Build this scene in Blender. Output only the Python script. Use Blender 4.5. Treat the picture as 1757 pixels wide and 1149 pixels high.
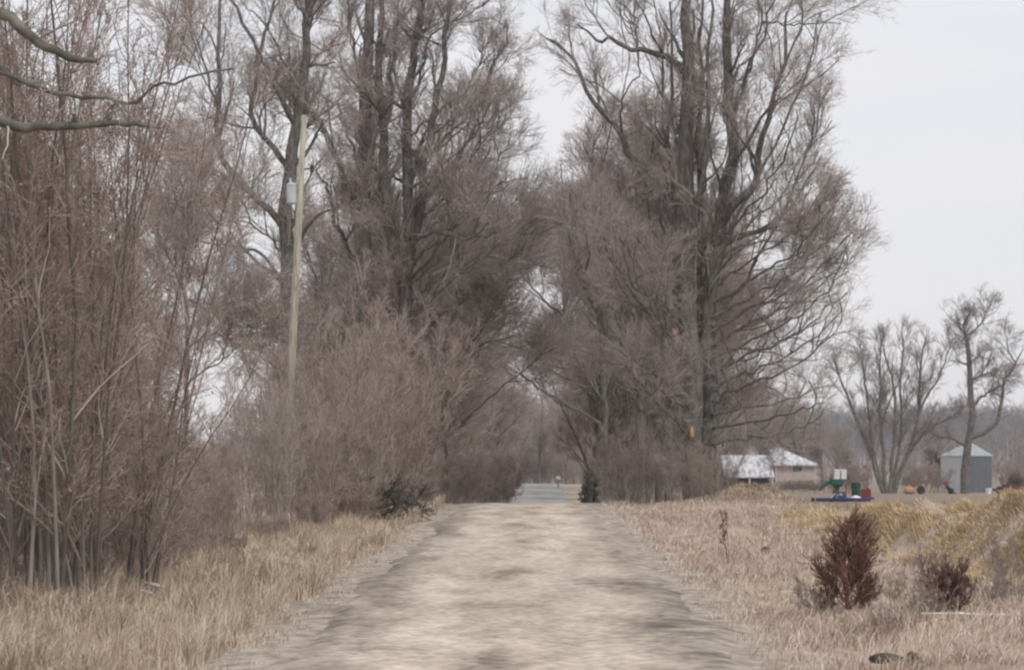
import bpy, math
import numpy as np
PI = math.pi
sc = bpy.context.scene
for o in list(bpy.data.objects): bpy.data.objects.remove(o)
C = sc.collection
# ---------------------------------------------------------------- camera, light, exposure
F = 5000.0; HX = 878.5; HY = 810.0; CZ = 2.0          # focal length in photo pixels, horizon row, eye height
cam = bpy.data.cameras.new('camera'); co = bpy.data.objects.new('camera', cam); C.objects.link(co)
co.location = (0, 0, CZ); co.rotation_euler = (PI/2, 0, 0)
cam.sensor_width = 36; cam.lens = F/1757*36; cam.shift_y = (HY-574.5)/1757
cam.clip_start = .5; cam.clip_end = 9000
cam.dof.use_dof = True; cam.dof.focus_distance = 46; cam.dof.aperture_fstop = 5.6
sc.camera = co
sc.render.resolution_x = 1024; sc.render.resolution_y = 669
sc.render.engine = 'CYCLES'
try:
    sc.cycles.pixel_filter_type = 'BLACKMAN_HARRIS'; sc.cycles.filter_width = 2.3
except Exception: pass
w = bpy.data.worlds.new('World'); sc.world = w; w.use_nodes = True
nt = w.node_tree; nt.nodes.clear()
out = nt.nodes.new('ShaderNodeOutputWorld'); bg = nt.nodes.new('ShaderNodeBackground')
sky = nt.nodes.new('ShaderNodeTexSky'); sky.sky_type = 'NISHITA'; sky.sun_disc = False
SUN_EL, SUN_ROT = math.radians(48), math.radians(-35)
sky.sun_elevation = SUN_EL; sky.sun_rotation = SUN_ROT
tc = nt.nodes.new('ShaderNodeTexCoord'); mp = nt.nodes.new('ShaderNodeMapping'); mp.inputs['Scale'].default_value = (3, 3, 22)
nz = nt.nodes.new('ShaderNodeTexNoise'); nz.inputs['Scale'].default_value = 1.6; nz.inputs['Detail'].default_value = 4
cr = nt.nodes.new('ShaderNodeValToRGB')               # the cloud deck: pale with slightly bluer bands
cr.color_ramp.elements[0].position = .3; cr.color_ramp.elements[0].color = (6.85, 7.05, 7.5, 1)
cr.color_ramp.elements[1].position = .62; cr.color_ramp.elements[1].color = (7.5, 7.42, 7.65, 1)
mx = nt.nodes.new('ShaderNodeMixRGB'); mx.inputs[0].default_value = .93
nt.links.new(tc.outputs['Generated'], mp.inputs[0]); nt.links.new(mp.outputs[0], nz.inputs[0]); nt.links.new(nz.outputs[0], cr.inputs[0])
nt.links.new(sky.outputs[0], mx.inputs[1]); nt.links.new(cr.outputs[0], mx.inputs[2])
nt.links.new(mx.outputs[0], bg.inputs[0]); bg.inputs[1].default_value = .1
nt.links.new(bg.outputs[0], out.inputs[0])
sl = bpy.data.lights.new('sun', 'SUN'); sl.energy = 1.5; sl.angle = math.radians(18); sl.color = (1, .94, .87)
so = bpy.data.objects.new('sun', sl); C.objects.link(so)
so.rotation_euler = (math.radians(42), 0, math.radians(-35 + 180 - 145 + 20)); so.rotation_euler = (math.radians(42), 0, math.radians(35))
sc.view_settings.view_transform = 'Standard'; sc.view_settings.look = 'None'
sc.view_settings.exposure = .22; sc.view_settings.gamma = 1
# ---------------------------------------------------------------- helpers
def lab(o, label=None, cat=None, group=None, kind=None):
    if label: o['label'] = label
    if cat: o['category'] = cat
    if group: o['group'] = group
    if kind: o['kind'] = kind
    return o
def thing(name, label, cat, loc=(0, 0, 0), rz=0, group=None):
    o = bpy.data.objects.new(name, None); C.objects.link(o); o.location = loc; o.rotation_euler = (0, 0, rz)
    o.empty_display_size = .2
    return lab(o, label, cat, group)
def copy_tree(o, parent=None):
    c = o.copy(); C.objects.link(c)
    if parent: c.parent = parent
    for ch in [x for x in bpy.data.objects if x.parent == o]: copy_tree(ch, c)
    return c
def npmesh(name, V, Fq, mats, parent=None, smooth=True, midx=None):
    """V (n,3); Fq list of (m,k) index arrays"""
    me = bpy.data.meshes.new(name); V = np.asarray(V, dtype=np.float32)
    me.vertices.add(len(V)); me.vertices.foreach_set('co', V.ravel())
    loops = np.concatenate([f.ravel() for f in Fq]).astype(np.int32)
    tot = np.concatenate([np.full(len(f), f.shape[1], np.int32) for f in Fq])
    st = np.concatenate([[0], np.cumsum(tot)[:-1]]).astype(np.int32)
    me.loops.add(len(loops)); me.loops.foreach_set('vertex_index', loops)
    me.polygons.add(len(tot)); me.polygons.foreach_set('loop_start', st); me.polygons.foreach_set('loop_total', tot)
    if smooth: me.polygons.foreach_set('use_smooth', np.ones(len(tot), bool))
    if midx is not None: me.polygons.foreach_set('material_index', np.asarray(midx, np.int32))
    me.update(calc_edges=True)
    for m in (mats if isinstance(mats, (list, tuple)) else [mats]): me.materials.append(m)
    o = bpy.data.objects.new(name, me); C.objects.link(o)
    if parent: o.parent = parent
    return o
class MB:
    """collects boxes, tubes and plates and links them as one mesh"""
    def __init__(s): s.v = []; s.f = []
    def add(s, vs, fs):
        n = len(s.v); s.v += [tuple(map(float, p)) for p in vs]; s.f += [tuple(i+n for i in f) for f in fs]; return s
    def box(s, c, d, rz=0, ry=0, rx=0):
        hx, hy, hz = d[0]/2, d[1]/2, d[2]/2; P = []
        for x in (-hx, hx):
            for y in (-hy, hy):
                for z in (-hz, hz):
                    X, Y, Z = x, y, z
                    Y, Z = Y*math.cos(rx)-Z*math.sin(rx), Y*math.sin(rx)+Z*math.cos(rx)
                    X, Z = X*math.cos(ry)+Z*math.sin(ry), -X*math.sin(ry)+Z*math.cos(ry)
                    X, Y = X*math.cos(rz)-Y*math.sin(rz), X*math.sin(rz)+Y*math.cos(rz)
                    P.append((X+c[0], Y+c[1], Z+c[2]))
        return s.add(P, [(0, 1, 3, 2), (4, 6, 7, 5), (0, 4, 5, 1), (2, 3, 7, 6), (0, 2, 6, 4), (1, 5, 7, 3)])
    def rings(s, rings, cap=True):
        n = len(rings[0]); vs = [p for r in rings for p in r]; fs = []
        for i in range(len(rings)-1):
            for j in range(n):
                a, b = i*n+j, i*n+(j+1) % n; fs.append((a, b, b+n, a+n))
        if cap: fs += [tuple(range(n))[::-1], tuple(range((len(rings)-1)*n, len(rings)*n))]
        return s.add(vs, fs)
    def lathe(s, c, prof, n=20):
        return s.rings([[(c[0]+r*math.cos(2*PI*j/n), c[1]+r*math.sin(2*PI*j/n), c[2]+z) for j in range(n)] for r, z in prof])
    def tube(s, pts, rad, n=8):
        pts = [np.array(p, float) for p in pts]; R = []
        for i, p in enumerate(pts):
            t = pts[min(i+1, len(pts)-1)]-pts[max(i-1, 0)]; t /= np.linalg.norm(t)
            a = np.cross(t, (0, 0, 1) if abs(t[2]) < .9 else (0, 1, 0)); a /= np.linalg.norm(a); b = np.cross(t, a)
            r = rad[i] if hasattr(rad, '__len__') else rad
            R.append([p+r*(a*math.cos(2*PI*j/n)+b*math.sin(2*PI*j/n)) for j in range(n)])
        return s.rings(R)
    def build(s, name, mat, parent=None, bevel=0, smooth=False):
        me = bpy.data.meshes.new(name); me.from_pydata(s.v, [], s.f); me.update(); me.materials.append(mat)
        if smooth: me.polygons.foreach_set('use_smooth', [True]*len(me.polygons))
        o = bpy.data.objects.new(name, me); C.objects.link(o)
        if parent: o.parent = parent
        if bevel:
            m = o.modifiers.new('bevel', 'BEVEL'); m.width = bevel; m.segments = 2
        return o
# ---------------------------------------------------------------- materials
def mat(name, cols, scale=4, rough=.9, detail=5, stretch=(1, 1, 1), island=0., bump=0., bscale=None, spec=.2, metallic=0, lo=.3, hi=.7, coord='Object'):
    m = bpy.data.materials.new(name); m.use_nodes = True; n = m.node_tree; N = n.nodes; L = n.links
    b = N['Principled BSDF']; b.inputs['Roughness'].default_value = rough
    b.inputs['Specular IOR Level'].default_value = spec; b.inputs['Metallic'].default_value = metallic
    t = N.new('ShaderNodeTexCoord'); mp = N.new('ShaderNodeMapping'); mp.inputs['Scale'].default_value = stretch
    z = N.new('ShaderNodeTexNoise'); z.inputs['Scale'].default_value = scale; z.inputs['Detail'].default_value = detail
    L.new(t.outputs[coord], mp.inputs[0]); L.new(mp.outputs[0], z.inputs['Vector'])
    r = N.new('ShaderNodeValToRGB'); el = r.color_ramp.elements
    while len(el) < len(cols): el.new(.5)
    for i, c in enumerate(cols):
        el[i].position = lo+(hi-lo)*i/max(1, len(cols)-1); el[i].color = (*c, 1)
    if island:
        g = N.new('ShaderNodeNewGeometry'); mm = N.new('ShaderNodeMath'); mm.operation = 'MULTIPLY_ADD'
        s_ = N.new('ShaderNodeMath'); s_.operation = 'SUBTRACT'; s_.inputs[1].default_value = .5
        L.new(g.outputs['Random Per Island'], s_.inputs[0]); L.new(s_.outputs[0], mm.inputs[0]); mm.inputs[1].default_value = island
        L.new(z.outputs[0], mm.inputs[2]); L.new(mm.outputs[0], r.inputs[0])
    else: L.new(z.outputs[0], r.inputs[0])
    L.new(r.outputs[0], b.inputs['Base Color'])
    if bump:
        z2 = N.new('ShaderNodeTexNoise'); z2.inputs['Scale'].default_value = bscale or scale*4; z2.inputs['Detail'].default_value = 6
        L.new(mp.outputs[0], z2.inputs['Vector']); bp = N.new('ShaderNodeBump'); bp.inputs['Strength'].default_value = bump; bp.inputs['Distance'].default_value = .03
        L.new(z2.outputs[0], bp.inputs['Height']); L.new(bp.outputs[0], b.inputs['Normal'])
    return m
M_bark = mat('bark', [(.07, .067, .06), (.135, .128, .115), (.23, .22, .20)], 5, stretch=(2, 2, .5), bump=.5, bscale=20)
M_barkdark = mat('dark_bark', [(.07, .067, .06), (.125, .12, .105), (.22, .21, .18)], 4, stretch=(1, 1, 1), bump=.5, bscale=20)
M_barkstem = mat('young_bark', [(.17, .15, .135), (.27, .245, .22), (.40, .37, .33)], 3, stretch=(2, 2, .4), island=.7)
M_twig = mat('twigs', [(.27, .222, .20), (.38, .325, .30), (.48, .425, .40)], .8, island=.9)
M_twigred = mat('reddish_twigs', [(.27, .20, .175), (.37, .295, .265), (.46, .385, .355)], .8, island=.9)
M_sapbark = mat('sapling_bark', [(.12, .105, .092), (.20, .18, .16), (.31, .285, .255)], 3, stretch=(2, 2, .4), island=.6)
M_twigbrown = mat('brown_twigs', [(.25, .182, .155), (.36, .282, .25), (.46, .39, .36)], .8, island=.9)
M_twigtan = mat('tan_twigs', [(.24, .185, .155), (.35, .28, .24), (.46, .385, .34)], .9, island=.9)
M_twigfar = mat('far_twigs', [(.20, .165, .16), (.28, .24, .225), (.36, .315, .30)], .3, island=.9)
M_leaf = mat('dead_leaves', [(.22, .12, .08), (.32, .19, .13), (.42, .29, .21)], 2, island=1.)
M_conred = mat('rusty_needles', [(.10, .05, .036), (.22, .112, .08), (.34, .20, .15)], 3, island=.9)
M_conpurple = mat('purplish_twigs', [(.09, .04, .04), (.20, .10, .095), (.33, .22, .20)], 3, island=.9)
M_green = mat('dull_evergreen', [(.035, .04, .02), (.07, .072, .036), (.12, .11, .06)], 2, island=.8)
M_darkgreen = mat('dark_evergreen', [(.028, .03, .026), (.05, .05, .042), (.085, .08, .07)], 2, island=.8)
M_grass = mat('dry_grass', [(.27, .205, .15), (.47, .38, .29), (.66, .56, .45)], .7, island=.7)
M_straw = mat('yellow_straw', [(.45, .33, .19), (.66, .52, .34), (.82, .70, .52)], .8, island=.7)
M_meadow = mat('matted_grass', [(.35, .265, .215), (.53, .425, .35), (.67, .565, .48)], .6, island=.6)
M_weed = mat('dead_weeds', [(.10, .07, .055), (.17, .13, .10), (.26, .21, .17)], 2, island=.8)
M_white = mat('white_paint', [(.62, .62, .63), (.78, .78, .78)], 1.5, .6)
M_rubber = mat('black_rubber', [(.012, .012, .013), (.03, .03, .03)], 8, .8)
M_glass = mat('dark_glass', [(.03, .035, .045), (.07, .08, .09)], 2, .15, spec=.5)
# ---------------------------------------------------------------- terrain
rng = np.random.default_rng(7)
def vnoise(x, y, s, seed):
    """smooth value noise"""
    r = np.random.default_rng(seed); T = r.random((64, 64)); x = np.asarray(x)/s; y = np.asarray(y)/s
    xi = np.floor(x).astype(int); yi = np.floor(y).astype(int); fx = x-xi; fy = y-yi
    fx = fx*fx*(3-2*fx); fy = fy*fy*(3-2*fy); g = lambda a, b: T[a % 64, b % 64]
    return (g(xi, yi)*(1-fx)+g(xi+1, yi)*fx)*(1-fy)+(g(xi, yi+1)*(1-fx)+g(xi+1, yi+1)*fx)*fy-.5
def fbm(x, y, s, seed, o=4, sx=1):
    t = 0; x = np.asarray(x, float); y = np.asarray(y, float)
    for k in range(o):
        a = .7+k*1.3; u = x*math.cos(a)-y*math.sin(a)+k*17.3; v = x*math.sin(a)+y*math.cos(a)+k*9.1
        t = t+vnoise(u, v, s/1.9**k, seed+k)*.55**k
    return t
ZY = np.array([-60, 0, 22, 30, 48, 75, 95, 104, 112, 130, 160, 200, 250, 290, 325, 350, 400, 600, 4000.])
ZZ = np.array([0, 0, 0, .0, .17, .50, .78, .85, .80, .42, -.3, -1.0, -1.35, -.75, .50, .62, .1, -.4, -.4])
def xc(y): return .0094*np.asarray(y)-.35
def prof(y): 
    y = np.asarray(y, float); return (np.interp(y-4, ZY, ZZ)+np.interp(y, ZY, ZZ)*2+np.interp(y+4, ZY, ZZ))/4
def fieldz(y): return np.interp(y, [-60, 22, 48, 75, 104, 150, 360, 700, 1000, 4000], [0, 0, .1, .3, .62, .42, -.5, -.6, 0, 20])
def gauss(x, y, cx, cy, sx, sy): return np.exp(-((x-cx)/sx)**2-((y-cy)/sy)**2)
def sstep(a, b, x): t = np.clip((x-a)/(b-a), 0, 1); return t*t*(3-2*t)
def H(x, y):
    x = np.asarray(x, float); y = np.asarray(y, float); d = x-xc(y); a = np.abs(d)
    k = sstep(5, 13, a); z = prof(y)*(1-k)+fieldz(y)*k
    rough = sstep(3.0, 4.6, a)
    near = sstep(200, 120, y)
    z = z+rough*near*fbm(x, y, 1.6, 3)*.2+near*fbm(x, y, 6, 5, 2)*.14*rough
    z = z-near*.16*np.exp(-((a-4.1)/.8)**2)*sstep(20, 34, y)
    # the straw covered bank along the field edge
    rid = sstep(8.3, 9.7, x+.5*np.sin(y*.11)+.9*fbm(x, y, 3, 91, 2))*sstep(13.2, 11.2, x)*sstep(34, 48, y)*sstep(79, 64, y)
    z = z+rid*(.60+.24*sstep(74, 54, y)+.85*fbm(x, y, 1.7, 9, 4))
    z = z+gauss(x, y, 9.1, 109, 1.5, 2.2)*(.66+.5*fbm(x, y, .9, 77, 3))+gauss(x, y, 8.2, 96, 1.8, 3.)*.22
    z = z+gauss(x, y, 5.2, 72, 1.3, 2.6)*.22+gauss(x, y, 4.5, 52, .9, 2)*.12
    z = z-gauss(x, y, 6.6, 66, 1.6, 14)*.12
    z = z+sstep(900, 2400, y)*26*(.75+.5*vnoise(x, y, 500, 21))*sstep(-100, 150, x+y*.02)
    z = z+sstep(700, 1600, y)*14*sstep(60, -60, x)
    return z
def Hz(x, y): return float(H(x, y))
def sheet(name, xs, ys, zf, m):
    X, Y = np.meshgrid(xs, ys); Z = zf(X, Y); nx, ny = len(xs), len(ys)
    V = np.stack([X, Y, Z], -1).reshape(-1, 3); i = np.arange(nx*ny).reshape(ny, nx)
    f = np.stack([i[:-1, :-1], i[:-1, 1:], i[1:, 1:], i[1:, :-1]], -1).reshape(-1, 4)
    return npmesh(name, V, [f], m)
# ground material: straw coloured turf, grey gravel spill by the road, brown ploughed field
def ground_mat():
    m = bpy.data.materials.new('ground'); m.use_nodes = True; n = m.node_tree; N = n.nodes; L = n.links; b = N['Principled BSDF']
    b.inputs['Roughness'].default_value = .95; b.inputs['Specular IOR Level'].default_value = .1
    g = N.new('ShaderNodeNewGeometry'); sp = N.new('ShaderNodeSeparateXYZ'); L.new(g.outputs['Position'], sp.inputs[0])
    def math_(op, a, b_=None, c=None):
        q = N.new('ShaderNodeMath'); q.operation = op
        for i, v in enumerate((a, b_, c)):
            if v is None: continue
            if isinstance(v, (int, float)): q.inputs[i].default_value = v
            else: L.new(v, q.inputs[i])
        return q.outputs[0]
    def noise(s, st=(1, 1, 1), d=5):
        mp = N.new('ShaderNodeMapping'); mp.inputs['Scale'].default_value = st; L.new(g.outputs['Position'], mp.inputs[0])
        z = N.new('ShaderNodeTexNoise'); z.inputs['Scale'].default_value = s; z.inputs['Detail'].default_value = d; L.new(mp.outputs[0], z.inputs[0]); return z.outputs[0]
    def ramp(v, cols, lo=.3, hi=.7):
        r = N.new('ShaderNodeValToRGB'); el = r.color_ramp.elements
        while len(el) < len(cols): el.new(.5)
        for i, c in enumerate(cols): el[i].position = lo+(hi-lo)*i/(len(cols)-1); el[i].color = (*c, 1)
        L.new(v, r.inputs[0]); return r.outputs[0]
    def mix(f, a, b_):
        q = N.new('ShaderNodeMixRGB'); L.new(f, q.inputs[0]); L.new(a, q.inputs[1]); L.new(b_, q.inputs[2]); return q.outputs[0]
    def rng_(v, a, b_):
        q = N.new('ShaderNodeMapRange'); q.inputs[1].default_value = a; q.inputs[2].default_value = b_; L.new(v, q.inputs[0]); return q.outputs[0]
    d = math_('ABSOLUTE', math_('SUBTRACT', sp.outputs[0], math_('MULTIPLY_ADD', sp.outputs[1], .0094, -.35)))
    turf = ramp(noise(1.3), [(.24, .18, .135), (.40, .32, .25), (.52, .435, .355)])
    turf = mix(math_('MULTIPLY', rng_(noise(5, d=7), .45, .62), .35), turf, ramp(noise(3), [(.20, .15, .12), (.52, .44, .36)]))
    grav = ramp(noise(3.2, (1, .6, 1), 8), [(.20, .17, .145), (.36, .31, .26), (.50, .435, .37)])
    far = ramp(noise(.08, (1, 3, 1)), [(.20, .155, .12), (.30, .24, .19)])
    f1 = rng_(math_('MULTIPLY_ADD', noise(.9, (1, .5, 1)), 2.6, d), 5.3, 4.2)
    c = mix(f1, turf, grav)
    f2 = rng_(math_('MULTIPLY_ADD', noise(.7), 1.5, sp.outputs[0]), 12.4, 13.2)
    c = mix(f2, c, far)
    L.new(c, b.inputs[0])
    bp = N.new('ShaderNodeBump'); bp.inputs['Strength'].default_value = .8; bp.inputs['Distance'].default_value = .05
    L.new(noise(9, d=8), bp.inputs['Height']); L.new(bp.outputs[0], b.inputs['Normal'])
    return m
M_ground = ground_mat()
xs = np.concatenate([-np.geomspace(2500, 14, 40), np.arange(-13.8, 15, .16), np.geomspace(15.2, 2500, 40)])
ys = np.concatenate([np.linspace(-60, 24, 15), np.arange(24.3, 125, .2), np.arange(126, 420, 2.), np.geomspace(425, 5000, 50)])
grd = sheet('ground', xs, ys, lambda X, Y: H(X, Y)-.04*np.exp(-((X-xc(Y))/2.5)**8), M_ground); lab(grd, kind='structure')
# road
def road_mat():
    m = bpy.data.materials.new('gravel_road'); m.use_nodes = True; n = m.node_tree; N = n.nodes; L = n.links; b = N['Principled BSDF']
    b.inputs['Roughness'].default_value = .92; b.inputs['Specular IOR Level'].default_value = .15
    g = N.new('ShaderNodeNewGeometry')
    def noise(s, st=(1, 1, 1), d=6):
        mp = N.new('ShaderNodeMapping'); mp.inputs['Scale'].default_value = st; L.new(g.outputs['Position'], mp.inputs[0])
        z = N.new('ShaderNodeTexNoise'); z.inputs['Scale'].default_value = s; z.inputs['Detail'].default_value = d; L.new(mp.outputs[0], z.inputs[0]); return z.outputs[0]
    def ramp(v, cols, lo, hi):
        r = N.new('ShaderNodeValToRGB'); el = r.color_ramp.elements
        while len(el) < len(cols): el.new(.5)
        for i, c in enumerate(cols): el[i].position = lo+(hi-lo)*i/(len(cols)-1); el[i].color = (*c, 1)
        L.new(v, r.inputs[0]); return r.outputs[0]
    sp = N.new('ShaderNodeSeparateXYZ'); L.new(g.outputs['Position'], sp.inputs[0])
    def mt(op, a, b_=None, c=None):
        q = N.new('ShaderNodeMath'); q.operation = op
        for i, v in enumerate((a, b_, c)):
            if v is None: continue
            if isinstance(v, (int, float)): q.inputs[i].default_value = v
            else: L.new(v, q.inputs[i])
        return q.outputs[0]
    def spot(cx, cy, sx, sy):
        u = mt('MULTIPLY', mt('SUBTRACT', sp.outputs[0], cx), 1/sx); v = mt('MULTIPLY', mt('SUBTRACT', sp.outputs[1], cy), 1/sy)
        return mt('POWER', 2.718, mt('MULTIPLY', mt('MULTIPLY_ADD', u, u, mt('MULTIPLY', v, v)), -1.))
    nn = mt('ADD', mt('MULTIPLY', noise(1.3, (1, .22, 1), 10), .70), mt('MULTIPLY', noise(7.5, (1, .5, 1), 8), .30))
    d0 = mt('SUBTRACT', sp.outputs[0], mt('MULTIPLY_ADD', sp.outputs[1], .0094, -.35)); wob = mt('MULTIPLY_ADD', noise(.25, (0, 1, 0), 3), .7, -.35)
    d1 = mt('ADD', d0, wob)
    def tr(c, w_): u = mt('MULTIPLY', mt('SUBTRACT', d1, c), 1/w_); return mt('POWER', 2.718, mt('MULTIPLY', mt('MULTIPLY', u, u), -1.))
    trk = mt('SUBTRACT', mt('ADD', tr(-1.0, .42), tr(.95, .42)), mt('ADD', mt('MULTIPLY', tr(0, .35), .2), mt('ADD', tr(1.9, .35), tr(-1.95, .32))))
    nn = mt('MULTIPLY_ADD', trk, .07, nn)
    base = ramp(nn, [(.25, .208, .17), (.43, .363, .30), (.55, .472, .395), (.66, .575, .49)], .34, .66)
    dd = mt('ABSOLUTE', mt('SUBTRACT', sp.outputs[0], mt('MULTIPLY_ADD', sp.outputs[1], .0094, -.35)))
    ed = mt('MULTIPLY_ADD', noise(1.6, (1, .35, 1), 7), 1.6, mt('MULTIPLY', dd, .55)); edge = ramp(ed, [(0, 0, 0), (1, 1, 1)], 0, 1)
    er = N.new('ShaderNodeMapRange'); er.inputs[1].default_value = 1.75; er.inputs[2].default_value = 2.05; L.new(ed, er.inputs[0])
    em = N.new('ShaderNodeMixRGB'); L.new(er.outputs[0], em.inputs[0]); L.new(base, em.inputs[1]); L.new(ramp(noise(3.2, (1, .6, 1), 8), [(.20, .17, .145), (.36, .31, .26), (.50, .435, .37)], .3, .7), em.inputs[2])
    st = mt('ADD', spot(1.9, 35.9, .42, 1.8), mt('ADD', spot(-2.7, 37.2, .8, 1.6), mt('ADD', spot(2.2, 31.2, .5, .9), mt('ADD', mt('MULTIPLY', spot(-.2, 40.5, .9, 1.), .5), mt('ADD', spot(1.7, 47, .8, 2), mt('ADD', spot(-2.3, 55, .35, 9), mt('ADD', spot(-1.9, 76, .4, 8), spot(2.6, 42, .5, 4))))))))
    stn = mt('MULTIPLY', st, mt('MULTIPLY_ADD', noise(2.6, d=7), 3.6, -1.1)); 
    sm = N.new('ShaderNodeMixRGB'); sm.use_clamp = True; L.new(mt('MULTIPLY', stn, .9), sm.inputs[0]); L.new(em.outputs[0], sm.inputs[1]); sm.inputs[2].default_value = (.15, .125, .105, 1)
    base = sm.outputs[0]
    grit = ramp(noise(7, (1, .7, 1), 8), [(.6, .6, .6), (1.12, 1.1, 1.08)], .35, .65)
    q = N.new('ShaderNodeMixRGB'); q.blend_type = 'MULTIPLY'; q.inputs[0].default_value = .75; L.new(base, q.inputs[1]); L.new(grit, q.inputs[2])
    L.new(q.outputs[0], b.inputs[0])
    bp = N.new('ShaderNodeBump'); bp.inputs['Strength'].default_value = .35; bp.inputs['Distance'].default_value = .04
    L.new(noise(6, d=8), bp.inputs['Height']); L.new(bp.outputs[0], b.inputs['Normal'])
    return m
def strip(name, ys, half, m, lift=.012, nx=40, rut=1.):
    u = np.linspace(-1, 1, nx); U, Y = np.meshgrid(u, ys)
    hw = half+.05+.6*fbm(np.sign(U)*3, Y, 3.3, 31, 4)
    X = xc(Y)+U*hw; d = X-xc(Y)
    Z = prof(Y)+lift+rut*(.014*fbm(X, Y, 2.5, 33, 4)-.02*(np.exp(-((d+.9)/.28)**2)+np.exp(-((d-.8)/.28)**2)))+.02*(1-U*U)
    Z = Z-.08*sstep(.80, 1.0, np.abs(U))+.03*fbm(X, Y, 1.1, 36, 3)*sstep(.75, .85, np.abs(U))
    V = np.stack([X, Y, Z], -1).reshape(-1, 3); i = np.arange(len(ys)*nx).reshape(len(ys), nx)
    f = np.stack([i[:-1, :-1], i[:-1, 1:], i[1:, 1:], i[1:, :-1]], -1).reshape(-1, 4)
    return lab(npmesh(name, V, [f], m), kind='structure')
M_road = road_mat()
strip('gravel_road', np.arange(20, 128, .15), 2.65, M_road, .03, 60)
M_asph = mat('worn_asphalt', [(.25, .243, .235), (.36, .348, .335)], .5, .9, stretch=(1, .3, 1), coord='Object')
strip('asphalt_road', np.arange(128.3, 420, 2.), 3.1, M_asph, .05, 14, 0)
# ---------------------------------------------------------------- branching
def tubes(P, R, sides, rg):
    """P (N,k,3), R (N,k) -> verts, quads"""
    N, K, _ = P.shape
    T = np.empty_like(P); T[:, 1:-1] = P[:, 2:]-P[:, :-2]; T[:, 0] = P[:, 1]-P[:, 0]; T[:, -1] = P[:, -1]-P[:, -2]
    T /= np.linalg.norm(T, axis=-1, keepdims=True)+1e-9
    ref = rg.normal(size=(N, 1, 3)); ref = ref - (ref*T[:, K//2:K//2+1]).sum(-1, keepdims=True)*T[:, K//2:K//2+1]
    n1 = np.cross(T, np.broadcast_to(ref, T.shape)); n1 /= np.linalg.norm(n1, axis=-1, keepdims=True)+1e-9
    n2 = np.cross(T, n1); a = np.arange(sides)*2*PI/sides
    V = P[:, :, None]+R[:, :, None, None]*(np.cos(a)[:, None]*n1[:, :, None]+np.sin(a)[:, None]*n2[:, :, None])
    idx = np.arange(N*K*sides).reshape(N, K, sides); nx = np.roll(idx, -1, 2)
    f = np.stack([idx[:, :-1], nx[:, :-1], nx[:, 1:], idx[:, 1:]], -1).reshape(-1, 4)
    return V.reshape(-1, 3), f
def pts_at(P, R, j, t):
    K = P.shape[1]; f = t*(K-1)*.9999; i = f.astype(int); u = (f-i)[:, None]
    a, b = P[j, i], P[j, i+1]; T = b-a; T /= np.linalg.norm(T, axis=-1, keepdims=True)+1e-9
    return a*(1-u)+b*u, T, R[j, i]*(1-u[:, 0])+R[j, i+1]*u[:, 0]
def spawn(P, R, n, rg, length, t=(.25, 1.), ang=(42, 12), k=5, wander=.14, up=.12, rr=.6, rcap=9., rtip=.006, decay=.45, bias=None):
    seg = np.linalg.norm(np.diff(P, axis=1), axis=-1).sum(1); j = rg.choice(len(P), n, p=seg/seg.sum())
    tt = rg.uniform(t[0], t[1], n); p, T, r = pts_at(P, R, j, tt)
    v = rg.normal(size=(n, 3)); 
    if bias is not None: v = v+np.array(bias)
    v -= (v*T).sum(-1, keepdims=True)*T; v /= np.linalg.norm(v, axis=-1, keepdims=True)+1e-9
    A = np.radians(rg.normal(ang[0], ang[1], n))[:, None]; D = np.cos(A)*T+np.sin(A)*v; D[:, 2] += up; D /= np.linalg.norm(D, axis=-1, keepdims=True)
    L = length*rg.uniform(.55, 1.35, n)*(1-decay*tt); out = np.empty((n, k, 3)); out[:, 0] = p
    for i in range(1, k):
        D = D+rg.normal(size=(n, 3))*wander; D[:, 2] += up*.5; D /= np.linalg.norm(D, axis=-1, keepdims=True)
        out[:, i] = out[:, i-1]+D*(L/(k-1))[:, None]
    r0 = np.clip(r*rr, rtip*1.1, rcap); s = np.linspace(0, 1, k)[None]
    return out, r0[:, None]*(1-s)+rtip*s
def catmull(pts, n):
    p = np.array(pts, float); q = np.vstack([2*p[0]-p[1], p, 2*p[-1]-p[-2]]); t = np.linspace(0, len(p)-1-1e-6, n); i = t.astype(int); u = (t-i)[:, None]
    a, b, c, d = q[i], q[i+1], q[i+2], q[i+3]
    return .5*(2*b+(c-a)*u+(2*a-5*b+4*c-d)*u*u+(-a+3*b-3*c+d)*u**3)
def join(parts):
    V, Fs, o = [], [], 0
    for v, f in parts: V.append(v); Fs.append(f+o); o += len(v)
    return np.concatenate(V), np.concatenate(Fs)
def leaves(P, R, n, rg, size):
    j = rg.integers(0, len(P), n); p, T, r = pts_at(P, R, j, rg.uniform(.1, 1, n)); p = p+rg.normal(size=(n, 3))*.02
    a = rg.normal(size=(n, 3)); a /= np.linalg.norm(a, axis=-1, keepdims=True); b = np.cross(a, rg.normal(size=(n, 3))); b /= np.linalg.norm(b, axis=-1, keepdims=True)
    s = (size*rg.uniform(.6, 1.4, n))[:, None]; V = np.stack([p, p+a*s*.6+b*s*.4, p+a*s*1.2, p+a*s*.5-b*s*.4], 1).reshape(-1, 3)
    return V, np.arange(4*n).reshape(-1, 4)
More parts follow.
